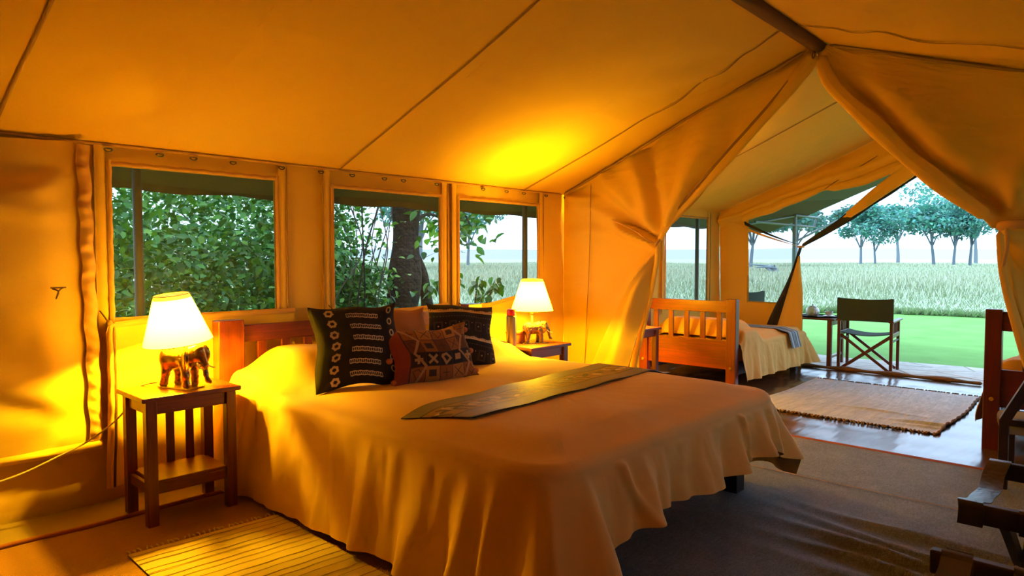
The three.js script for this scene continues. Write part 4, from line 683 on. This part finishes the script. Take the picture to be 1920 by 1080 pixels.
function rack(label, pos, strapMat, straps, w, len) { // rails along z, straps along x
  const t = thing('luggage_rack', label, 'luggage rack', pos), h = 0.45;
  for (const x of [0, w]) mesh('rail', at(board(0.035, 0.07, len, 0.006), x, h - 0.035, len / 2), M.woodDark, t);
  for (const z of [0.13, len - 0.13]) { mesh('leg', bar([0, h - 0.05, z], [w - 0.02, 0.0, z], 0.03, 0.05), M.woodDark, t); mesh('leg', bar([w, h - 0.05, z + 0.035], [0.02, 0.0, z + 0.035], 0.03, 0.05), M.woodDark, t); }
  mesh('stretcher', bar([0.08, 0.06, 0.14], [0.08, 0.06, len - 0.1], 0.025, 0.03), M.woodDark, t); mesh('stretcher', bar([w - 0.08, 0.06, 0.14], [w - 0.08, 0.06, len - 0.1], 0.025, 0.03), M.woodDark, t);
  for (const [z0, sw] of straps) mesh('strap', sheet(60, 6, (u, v) => {
    const z = z0 + sw * (1 - v) + 0.003 * Math.sin(u * 25), T = [[-0.021, h - 0.078], [-0.023, h - 0.035], [-0.021, h - 0.004], [-0.012, h + 0.005], [0.02, h + 0.003]], n = T.length, a = u * 18;
    if (u < 0.2) { const k = u / 0.2 * (n - 1), i = Math.min(n - 2, Math.floor(k)), f = k - i; return [lerp(T[i][0], T[i + 1][0], f), lerp(T[i][1], T[i + 1][1], f), z]; }
    if (u > 0.8) { const k = (1 - u) / 0.2 * (n - 1), i = Math.min(n - 2, Math.floor(k)), f = k - i; return [w - lerp(T[i][0], T[i + 1][0], f), lerp(T[i][1], T[i + 1][1], f), z]; }
    const s = (u - 0.2) / 0.6; return [lerp(0.02, w - 0.02, s), h + 0.003 - 0.055 * Math.sin(Math.PI * s) + 0.002 * Math.sin(a), z];
  }, 0.004), strapMat, t);
  return t;
}
rack('dark wooden luggage rack with broad brown leather straps at the lower right', [2.80, 0, -0.445], M.leather, [[-0.005, 0.075], [0.17, 0.075], [0.38, 0.075]], 0.64, 0.62);
rack('dark luggage rack with grey webbing straps at the bottom right corner', [2.27, 0, -0.43], M.webbing, [[0.03, 0.075], [0.20, 0.075], [0.40, 0.075]], -0.5, 0.60);

// ---------------------------------------------------------------- veranda furniture
function directorChair(label, pos, turn) { // faces +z in its own frame; back at z = 0
  const t = thing('director_chair', label, 'chair', pos, turn), w = 0.27, d = 0.44;
  for (const s of [-1, 1]) {
    mesh('back_post', at(board(0.032, 0.85, 0.032), s * w, 0.425, 0), M.wood, t);
    mesh('front_leg', at(board(0.032, 0.58, 0.032), s * w, 0.29, d), M.wood, t);
    mesh('armrest', at(board(0.055, 0.022, 0.60, 0.006), s * w, 0.59, 0.26), M.wood, t);
    mesh('seat_rail', at(board(0.03, 0.05, d), s * w, 0.43, d / 2), M.wood, t);
    mesh('side_stretcher', at(board(0.018, 0.018, d), s * w, 0.36, d / 2), M.woodDark, t);
    for (let i = 0; i < 4; i++) mesh('spindle', rod([s * w, 0.45, 0.12 + i * 0.07], [s * w, 0.585, 0.12 + i * 0.07], 0.007), M.wood, t);
  }
  for (const z of [0.03, d - 0.03]) for (const s of [-1, 1]) mesh('cross_leg', bar([-s * 0.255, 0.42, z + s * 0.012], [s * 0.255, 0.02, z + s * 0.012], 0.02, 0.032), M.wood, t);
  mesh('back_cloth', sheet(20, 12, (u, v) => { const b = 0.03 * Math.sin(Math.PI * u); return [lerp(-w - 0.02, w + 0.02, u), lerp(0.585, 0.85, v) - 0.012 * Math.sin(Math.PI * u) * (v > 0.5 ? 1 : -0.3), -0.02 - b + (u < 0.08 || u > 0.92 ? 0.002 : 0)]; }, 0.006), M.chairCloth, t);
  mesh('seat', sheet(16, 12, (u, v) => [lerp(w, -w, u), 0.455 - 0.035 * Math.sin(Math.PI * u), lerp(0.02, d, v)], 0.008), M.chairCloth, t);
  return t;
}
const dc = directorChair('green canvas director chair seen from behind on the stone veranda', [8.37, 0, -2.295], Math.PI / 2 + 0.08);
copyOf(dc, [9.05, 0, -3.95], 0.25, 'green canvas director chair behind the net and door flap, beyond the small table');
{
  const t = thing('side_table', 'small wooden folding table with a tea tray on the veranda', 'table', [8.72, 0, -2.97], 0.05);
  for (let i = 0; i < 4; i++) mesh('plank', at(board(0.155, 0.022, 0.62, 0.004), -0.235 + i * 0.157, 0.575, 0), M.wood, t);
  for (const s of [-1, 1]) mesh('apron', at(board(0.60, 0.06, 0.022), 0, 0.533, s * 0.27), M.wood, t);
  for (const [x, z] of [[-1, -1], [1, -1], [-1, 1], [1, 1]]) mesh('leg', at(board(0.05, 0.562, 0.05), x * 0.26, 0.281, z * 0.25), M.wood, t);
  mesh('stretcher', at(board(0.5, 0.03, 0.03), 0, 0.12, 0.25), M.wood, t);
}
{
  const t = thing('tea_tray', 'dark oval tray under the teapot and cup', 'tray', [8.66, 0.587, -2.88]);
  mesh('tray', lathe([[0, 0], [0.19, 0], [0.21, 0.014], [0.205, 0.016], [0.187, 0.005], [0, 0.004]], 40).scale(1, 1, 1.15), M.black, t);
}
{
  const t = thing('teapot', 'white china teapot with a knobbed lid on the tray', 'teapot', [8.62, 0.592, -2.96], 0.6);
  mesh('body', lathe([[0, 0], [0.05, 0], [0.075, 0.025], [0.082, 0.06], [0.07, 0.095], [0.045, 0.112], [0, 0.112]], 32), M.china, t);
  const l = mesh('lid', lathe([[0, 0.112], [0.046, 0.112], [0.04, 0.122], [0.015, 0.13], [0, 0.131]], 32), M.china, t); mesh('knob', at(new THREE.SphereGeometry(0.011, 16, 12), 0, 0.14, 0), M.china, l);
  mesh('spout', tube([[0.07, 0.04, 0], [0.105, 0.06, 0], [0.125, 0.10, 0]], (q) => lerp(0.018, 0.009, q), 16, 10), M.china, t);
  mesh('handle', tube([[-0.07, 0.09, 0], [-0.115, 0.092, 0], [-0.12, 0.05, 0], [-0.075, 0.03, 0]], 0.007, 24, 8), M.china, t);
}
{
  const t = thing('teacup', 'white teacup on a saucer right of the teapot', 'cup', [8.66, 0.592, -2.78]);
  mesh('cup', lathe([[0, 0.012], [0.025, 0.012], [0.042, 0.035], [0.048, 0.062], [0.045, 0.062], [0.038, 0.035], [0, 0.018]], 28), M.china, t);
  mesh('saucer', lathe([[0, 0], [0.04, 0], [0.07, 0.012], [0.068, 0.014], [0, 0.006]], 28), M.china, t);
  mesh('handle', tube([[0.043, 0.055, 0], [0.066, 0.052, 0], [0.062, 0.03, 0], [0.038, 0.028, 0]], 0.004, 16, 6), M.china, t);
}

// ---------------------------------------------------------------- fly sheet, poles, veranda
const flyY = (z) => 1.80 + 0.40 * (z + 4.9);
struct('roof', [
  sheet(60, 16, (u, v) => { const x = lerp(-3, 12.1, u), z = lerp(RZ, -4.9, v); return [x, flyY(z) - 0.02 * Math.sin(u * 40) * v * v, z]; }, -0.006),
  sheet(60, 16, (u, v) => { const x = lerp(-3, 9.4, u), z = lerp(1.9, RZ, v); return [x, flyY(2 * RZ - z), z]; }, -0.006),
  sheet(100, 3, (u, v) => { const x = lerp(-3, 12.1, u); return [x, 1.835 - (0.065 + 0.025 * Math.abs(Math.sin(x * 4.2))) * v, -4.9 - 0.01 * v]; }, 0.004)], M.fly);
for (const [i, x] of [1.404, 4.79, 8.19, 11.6].entries()) {
  const t = thing('tent_pole', ['dark tent pole outside the first window at the left', 'dark tent pole outside the third window behind the silvery lamp', 'dark tent pole outside the window of the second room', 'grey veranda pole carrying horizontal rails beyond the door netting'][i], 'tent pole', [x, 0, -4.3]);
  const top = flyY(-4.3) - 0.01;
  mesh('pole', rod([0, -0.2, 0], [0, top, 0], i < 3 ? 0.026 : 0.036), i < 3 ? M.pole : M.poleGrey, t);
  if (i === 3) {
    mesh('rail', rod([-0.1, top - 0.005, 0.04], [1.0, top - 0.005, 0.04], 0.022), M.poleGrey, t); mesh('rail', rod([-1.6, top - 0.17, 0], [0.95, top - 0.17, 0], 0.02), M.poleGrey, t);
    mesh('strut', rod([0.9, top - 0.17, 0], [0.95, top, 0.03], 0.02), M.poleGrey, t); mesh('brace', rod([0, top - 0.45, 0], [0.9, top - 0.06, 0.4], 0.016), M.poleGrey, t); mesh('brace', rod([-0.05, top - 0.02, 0], [-1.3, top - 0.20, -0.3], 0.018), M.poleGrey, t);
  } else { mesh('cross_bar', rod([-0.02, top - 0.03, 0], [-0.02, top + 0.12, 0.4], 0.018), M.pole, t); mesh('base_plate', at(new THREE.CylinderGeometry(0.05, 0.06, 0.02, 16), 0, -0.10, 0), M.pole, t); }
}
// flagstones
struct('veranda_slab', at(new RoundedBoxGeometry(1.40, 0.12, 6.5, 1, 0.01), XF + 0.72, -0.09, -1.4), M.mortar);
const slab = scene.children[scene.children.length - 1];
{
  const nx = 4, nz = 15, pt = (i, j) => { const h1 = hash(i * 7 + 1, j * 13 + 5), h2 = hash(i * 11 + 3, j * 5 + 17), x = lerp(XF + 0.07, 9.62 + 0.1 * Math.sin(j * 1.1), i / nx) + (i > 0 && i < nx ? (h1 - 0.5) * 0.22 : (h1 - 0.5) * 0.06), z = lerp(-4.55, 1.7, (j + (i % 2) * 0.5) / nz) + (h2 - 0.5) * 0.2; return [x, z]; };
  for (let i = 0; i < nx; i++) for (let j = 0; j < nz; j++) {
    let q = [pt(i, j), pt(i + 1, j), pt(i + 1, j + 1), pt(i, j + 1)]; const c = [0, 1].map((k) => q.reduce((s, p) => s + p[k], 0) / 4);
    q = q.map((p) => [c[0] + (p[0] - c[0]) * 0.93, c[1] + (p[1] - c[1]) * 0.93]);
    const s = new THREE.Shape(q.map((p) => new THREE.Vector2(p[0] - c[0], -(p[1] - c[1]))));
    const g = new THREE.ExtrudeGeometry(s, { depth: 0.03, bevelEnabled: true, bevelSize: 0.012, bevelThickness: 0.008, bevelSegments: 1 }); g.rotateX(-Math.PI / 2);
    const m = mesh('paving_stone', g, M.stone, slab); m.position.set(c[0] - slab.position.x, -0.048 + 0.006 * hash(i, j), c[1]);
  }
}
// ---------------------------------------------------------------- land
struct('lawn', sheet(ticks(-12, 30, [], 0.8), ticks(-20, 30, [], 0.8), (x, v) => [x, -0.10 + 0.03 * (fbm(x * 0.4, v * 0.4) - 0.5), -v]), M.lawn);
struct('plain', sheet(60, 60, (u, v) => { const a = lerp(1.25, -0.7, u), r = 24 + 2600 * v * v * v; return [r * Math.cos(a), -0.12, -r * Math.sin(a)]; }), M.plain);
struct('hills', sheet(160, 6, (u, v) => { const a = lerp(1.3, -0.7, u), r = 2000 + 500 * v, h = 26 + 16 * fbm(u * 6, 2, 3) + 4 * fbm(u * 30, 3, 2); return [r * Math.cos(a), v * h - 2, -r * Math.sin(a)]; }), M.hill);
// tall grass beyond the lawn, thinning in size with distance only by perspective
{
  const blade = (() => { const pos = [], nrm = [], uv = []; for (let i = 0; i < 6; i++) { const a = i * 1.047 + 0.3, w = 0.03, lx = Math.cos(a) * 0.22, lz = Math.sin(a) * 0.22, px = -Math.sin(a) * w, pz = Math.cos(a) * w, ox = Math.cos(a * 2.3) * 0.08, oz = Math.sin(a * 1.7) * 0.08; pos.push(ox - px, 0, oz - pz, ox + px, 0, oz + pz, ox + lx, 1, oz + lz); for (let k = 0; k < 3; k++) { nrm.push(0, 0.8, 0.6); uv.push(0, 0); } } const g = new THREE.BufferGeometry(); g.setAttribute('position', new THREE.Float32BufferAttribute(pos, 3)); g.setAttribute('normal', new THREE.Float32BufferAttribute(nrm, 3)); g.setAttribute('uv', new THREE.Float32BufferAttribute(uv, 2)); return g; })();
  const N = 200000, im = new THREE.InstancedMesh(blade, M.straw, N), m4 = new THREE.Matrix4(), q = new THREE.Quaternion(), col = new THREE.Color();
  for (let i = 0; i < N; i++) {
    const a = lerp(1.12, -0.12, rnd()), t = rnd(), r = lerp(18.2, 130, Math.pow(t, 1.35)), x = r * Math.cos(a), z = -r * Math.sin(a), edge = 18.6 + 1.0 * fbm(z * 0.35, 3) + (z < -4.6 ? (z + 4.6) * 0.75 : 0);
    if (x < edge && r < 60 && x < 19.6) { const xx = Math.max(edge, 10) + rnd() * 1.5; m4.makeTranslation(xx, -0.13, z); } else m4.makeTranslation(x, -0.13, z);
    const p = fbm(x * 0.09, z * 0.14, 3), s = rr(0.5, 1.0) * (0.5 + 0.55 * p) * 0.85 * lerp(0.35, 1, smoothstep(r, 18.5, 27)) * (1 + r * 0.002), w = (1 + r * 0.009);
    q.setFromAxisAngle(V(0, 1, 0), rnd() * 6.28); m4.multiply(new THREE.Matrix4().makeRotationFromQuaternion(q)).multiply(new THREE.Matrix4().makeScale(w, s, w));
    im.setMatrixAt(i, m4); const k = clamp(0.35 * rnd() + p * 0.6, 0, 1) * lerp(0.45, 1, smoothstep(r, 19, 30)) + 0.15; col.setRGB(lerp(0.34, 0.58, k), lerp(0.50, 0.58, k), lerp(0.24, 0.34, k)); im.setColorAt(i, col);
  }
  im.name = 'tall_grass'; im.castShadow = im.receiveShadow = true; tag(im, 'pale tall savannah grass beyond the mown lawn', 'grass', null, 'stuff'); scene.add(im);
}
// ---------------------------------------------------------------- trees
const leafGeo = (() => { // pointed oval leaf, folded along its rib, length 1 along +x
  const xs = [0, 0.18, 0.45, 0.75, 1], ws = [0, 0.22, 0.30, 0.2, 0], pos = [], idx = [], uv = [];
  xs.forEach((x, i) => { const dr = -0.18 * x * x; pos.push(x, dr, 0, x, dr + ws[i] * 0.35, ws[i], x, dr + ws[i] * 0.35, -ws[i]); uv.push(x, 0.5, x, 1, x, 0); });
  for (let i = 0; i < 4; i++) { const a = i * 3, b = a + 3; idx.push(a, a + 1, b + 1, a, b + 1, b, a, b + 2, a + 2, a, b, b + 2); }
  const g = new THREE.BufferGeometry(); g.setAttribute('position', new THREE.Float32BufferAttribute(pos, 3)); g.setAttribute('uv', new THREE.Float32BufferAttribute(uv, 2)); g.setIndex(idx); g.computeVertexNormals(); return g;
})();
function cloud(name, geo, mat, n, place, parent) { // place(i) -> {p, s, col, q}
  const im = new THREE.InstancedMesh(geo, mat, n), m = new THREE.Matrix4(); for (let i = 0; i < n; i++) { const o = place(i); m.compose(o.p, o.q, V(o.s, o.s, o.s)); im.setMatrixAt(i, m); im.setColorAt(i, o.col); }
  im.name = name; im.castShadow = im.receiveShadow = true; im.userData.kind = 'stuff'; parent.add(im); return im;
}
const rq = () => new THREE.Quaternion().setFromEuler(new THREE.Euler(rr(-1, 1), rr(0, 6.28), rr(-0.9, 0.5)));
const green = (k, dark = 1) => new THREE.Color().setRGB(lerp(0.04, 0.22, k * k) * dark, lerp(0.12, 0.46, k) * dark, lerp(0.018, 0.035, k) * dark);
function farTree(label, pos, h, lean, kind) {
  const t = thing('savannah_tree', label, 'tree', pos, kind * 1.7);
  const tr = 0.30 * h, top = [lean * h * 0.35, h * 0.52, 0.02 * h];
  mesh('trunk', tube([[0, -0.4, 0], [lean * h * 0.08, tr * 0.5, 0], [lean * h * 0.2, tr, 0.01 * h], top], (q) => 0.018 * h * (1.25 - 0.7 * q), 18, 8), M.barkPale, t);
  const cl = []; const nC = 11;
  for (let i = 0; i < nC; i++) { const a = i * 2.4 + kind, r = (i ? 0.16 + 0.15 * hash(i, kind) : 0) * h; cl.push([top[0] + Math.cos(a) * r, h * (0.54 + 0.36 * hash(i + 5, kind * 3)), Math.sin(a) * r, h * (0.10 + 0.09 * hash(i + 9, kind))]); }
  for (const c of cl.slice(1, 6)) mesh('branch', tube([[lean * h * 0.2, tr, 0.01 * h], [lerp(top[0], c[0], 0.4), lerp(tr, c[1], 0.6), c[2] * 0.4], [c[0], c[1], c[2]]], (q) => 0.008 * h * (1.3 - q), 10, 6), M.barkPale, t);
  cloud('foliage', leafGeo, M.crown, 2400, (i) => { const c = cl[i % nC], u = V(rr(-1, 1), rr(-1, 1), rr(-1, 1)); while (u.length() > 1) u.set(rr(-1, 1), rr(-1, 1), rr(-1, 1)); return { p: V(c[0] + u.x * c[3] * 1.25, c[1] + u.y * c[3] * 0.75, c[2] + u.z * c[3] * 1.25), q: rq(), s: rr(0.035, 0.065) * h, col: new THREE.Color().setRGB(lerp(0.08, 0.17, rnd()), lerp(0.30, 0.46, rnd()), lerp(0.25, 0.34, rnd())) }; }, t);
  return t;
}
const TREES = [ // x, z, height, lean
  ['pair of trees in the doorway, the straight left one', 100, -28.1, 9.2, 0.02, 1], ['savannah tree with a forked trunk right of the straight one', 101, -26.6, 7.6, 0.05, 2],
  ['slender leaning savannah tree with open crown in the middle of the doorway', 104, -20.2, 10.2, -0.16, 3], ['round crowned savannah tree in the middle of the doorway view', 104, -18.0, 9.6, 0.0, 4],
  ['savannah tree leaning beside the round crowned one', 106, -16.6, 10.0, -0.12, 5], ['savannah tree beside the right curtain edge', 100, -11.0, 9.3, 0.10, 6],
  ['thick trunked savannah tree right of the tied door flap', 78, -28.8, 9.5, 0.04, 7], ['savannah tree seen through the door netting', 62, -27.0, 8.6, -0.06, 8],
  ['tall pale savannah tree standing behind the others with open crown', 140, -33, 15, 0.03, 9], ['tall pale tree behind the round crowned tree', 140, -21, 15.5, -0.03, 10],
  ['distant tree seen through the third window beside the leafy branch', 51.4, -54.6, 9, 0.02, 11], ['hazy tree seen past the dark trunk in the middle window', 38, -46.4, 10, 0.05, 12],
];
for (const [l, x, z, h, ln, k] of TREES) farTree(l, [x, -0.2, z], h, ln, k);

{
  const t = thing('fallen_branch', 'dark fallen branch lying in the grass behind the door netting', 'branch', [44, 0.3, -17]);
  for (let i = 0; i < 7; i++) mesh('limb', tube([[i * 0.5 - 1.7, -0.3, -i * 0.2], [i * 0.5 - 1.2 + rr(-0.4, 0.4), 0.35, -i * 0.3], [i * 0.5 - 1.6 + rr(-2.4, 2.4), rr(0.35, 0.75), -i * 0.3 + rr(-1.5, 1.5)]], (q) => 0.11 * (1.1 - q), 12, 6), M.barkPale, t);
}
seed = 4242;
// ---------------------------------------------------------------- greenery outside the left wall
function bush(label, boxes, nNear, nFar, view, name = 'leafy_bush') {
  const t = thing(name, label, 'bush');
  const spot = () => { const b = boxes[Math.floor(rnd() * boxes.length)]; return V(rr(b[0], b[1]), rr(b[2], b[3]), rr(b[4], b[5])); };
  for (let i = 0; i < nNear; i++) { const p = spot(); p.z = Math.max(...boxes.map((b) => b[5])) - rnd() * 0.8; const m = mesh('leaf', leafGeo, M.leafs[Math.floor(rnd() * 5)], t); m.position.copy(p); m.quaternion.copy(rq()); m.scale.setScalar(rr(0.07, 0.12)); }
  cloud('foliage', leafGeo, M.leafWhite, nFar, () => { const p = spot(), k = rnd(); return { p, q: rq(), s: rr(0.055, 0.105), col: green(0.12 + 0.88 * k * k) }; }, t);
  for (let i = 0; i < 26; i++) { const a = spot(), b = spot(); a.y = -0.1; b.x = a.x + rr(-0.8, 0.8); mesh('stem', tube([a.toArray(), [lerp(a.x, b.x, 0.3) + rr(-0.2, 0.2), b.y * 0.5, lerp(a.z, b.z, 0.4)], b.toArray()], (q) => 0.014 * (1.2 - q), 12, 5), M.twig, t); }
  return t;
}
bush('dense green bush filling the view of the first window', [[1.3, 3.7, 0.3, 3.0, -7.4, -5.9], [1.3, 3.9, 0.0, 1.6, -7.6, -5.8], [2.0, 5.0, 0.4, 2.9, -9.0, -7.6], [1.6, 5.6, -0.1, 3.4, -11.5, -9.2], [1.6, 5.6, -0.1, 3.4, -11.5, -9.2]], 200, 26000);
bush('bright leafy bush left of the dark trunk in the middle window', [[3.6, 4.55, 0.2, 2.5, -7.2, -6.1], [4.2, 5.2, 0.0, 2.4, -8.6, -7.4], [3.8, 4.7, 0.0, 1.2, -6.9, -6.1]], 180, 8000);
{
  const t = thing('gnarled_tree', 'dark gnarled tree with twin trunks outside the middle window', 'tree', [5.15, 0, -6.6]);
  mesh('trunk', tube([[-0.06, -0.3, 0], [-0.07, 0.5, 0], [-0.02, 1.0, 0.02], [0.02, 1.5, 0], [0.06, 2.2, -0.05], [0.1, 3.6, -0.2]], (q) => 0.20 * (1.08 - 0.42 * q) * (1 + 0.12 * Math.sin(q * 23)), 60, 14), M.bark, t);
  mesh('side_trunk', tube([[0.32, -0.3, 0.06], [0.33, 0.5, 0.05], [0.28, 0.9, 0.05], [0.16, 1.25, 0.04], [0.05, 1.55, 0.0]], (q) => 0.105 * (1.1 - 0.5 * q) * (1 + 0.15 * Math.sin(q * 17 + 1)), 40, 12), M.bark, t);
  mesh('root', tube([[-0.2, -0.3, 0.1], [-0.17, 0.4, 0.12], [-0.12, 0.9, 0.13], [-0.06, 1.4, 0.1]], (q) => 0.06 * (1.2 - 0.7 * q), 24, 8), M.bark, t);
  const br = [[[0.05, 2.0, 0], [0.4, 2.25, 0.1], [0.7, 2.0, 0.2], [0.85, 1.7, 0.3]], [[0.05, 2.1, 0], [0.5, 2.3, 0.1], [0.9, 2.1, 0.2], [1.12, 1.95, 0.3]], [[0.03, 1.9, 0], [-0.4, 2.3, 0.2], [-1.0, 2.5, 0.2]], [[0.05, 2.1, 0], [0.4, 2.5, 0.3], [1.0, 2.7, 0.3]], [[0.02, 1.6, 0], [0.3, 1.85, 0.05], [0.7, 1.75, 0.1]]];
  for (const b of br) mesh('branch', tube(b, (q) => 0.03 * (1.1 - 0.8 * q), 24, 7), M.twig, t);
  const on = () => { const b = br[Math.floor(rnd() * br.length)], c = new THREE.CatmullRomCurve3(b.map((p) => V(...p))), q = c.getPoint(Math.sqrt(rnd())); return q.add(V(rr(-0.25, 0.25), rr(-0.45, 0.2), rr(-0.3, 0.3))); };
  for (let i = 0; i < 130; i++) { const m = mesh('leaf', leafGeo, M.leafs[Math.floor(rnd() * 4)], t); m.position.copy(on()); m.quaternion.copy(rq()); m.scale.setScalar(rr(0.11, 0.19)); }
  cloud('foliage', leafGeo, M.leafWhite, 700, () => { const u = V(rr(-1.4, 1.0), rr(2.2, 3.8), rr(-1, 0.8)); return { p: rnd() < 0.4 ? on() : u, q: rq(), s: rr(0.08, 0.15), col: green(rnd() * 0.8) }; }, t);
}
{
  const t = thing('hanging_vine', 'thin pale vines hanging in front of the bush in the middle window', 'vine');
  for (let i = 0; i < 9; i++) { const x = rr(3.8, 4.5), z = rr(-6.3, -5.9); mesh('stem', tube([[x, 2.9, z], [x + rr(-0.1, 0.1), 2.0, z], [x + rr(-0.15, 0.15), 1.4, z + 0.05], [x + rr(-0.2, 0.2), 0.8, z], [x + rr(-0.25, 0.25), -0.1, z]], rr(0.004, 0.009), 40, 6), i % 3 ? M.twig : M.bark, t); }
}
{
  const t = thing('leafy_shrub', 'small shrub with drooping blue green leaves below the third window', 'bush', [5.05, -0.1, -5.35]);
  for (let k = 0; k < 7; k++) {
    const a = k * 0.9 + 0.3, hx = Math.cos(a) * rr(0.15, 0.55), hz = Math.sin(a) * 0.25, hy = rr(0.95, 1.28); mesh('stem', tube([[0, 0, 0], [hx * 0.4, hy * 0.6, hz * 0.5], [hx, hy, hz]], 0.008, 16, 5), M.twig, t);
    for (let i = 0; i < 11; i++) { const m = mesh('leaf', leafGeo, M.leafs[i % 2 ? 4 : 1], t), an = i * 2.4; m.position.set(hx + Math.cos(an) * 0.05, hy + rr(-0.12, 0.03), hz + Math.sin(an) * 0.05); m.rotation.set(rr(-0.3, 0.3), an, rr(-1.1, -0.3)); m.rotation.order = 'YXZ'; m.scale.setScalar(rr(0.09, 0.14)); }
  }
}

renderer.render(scene, camera);
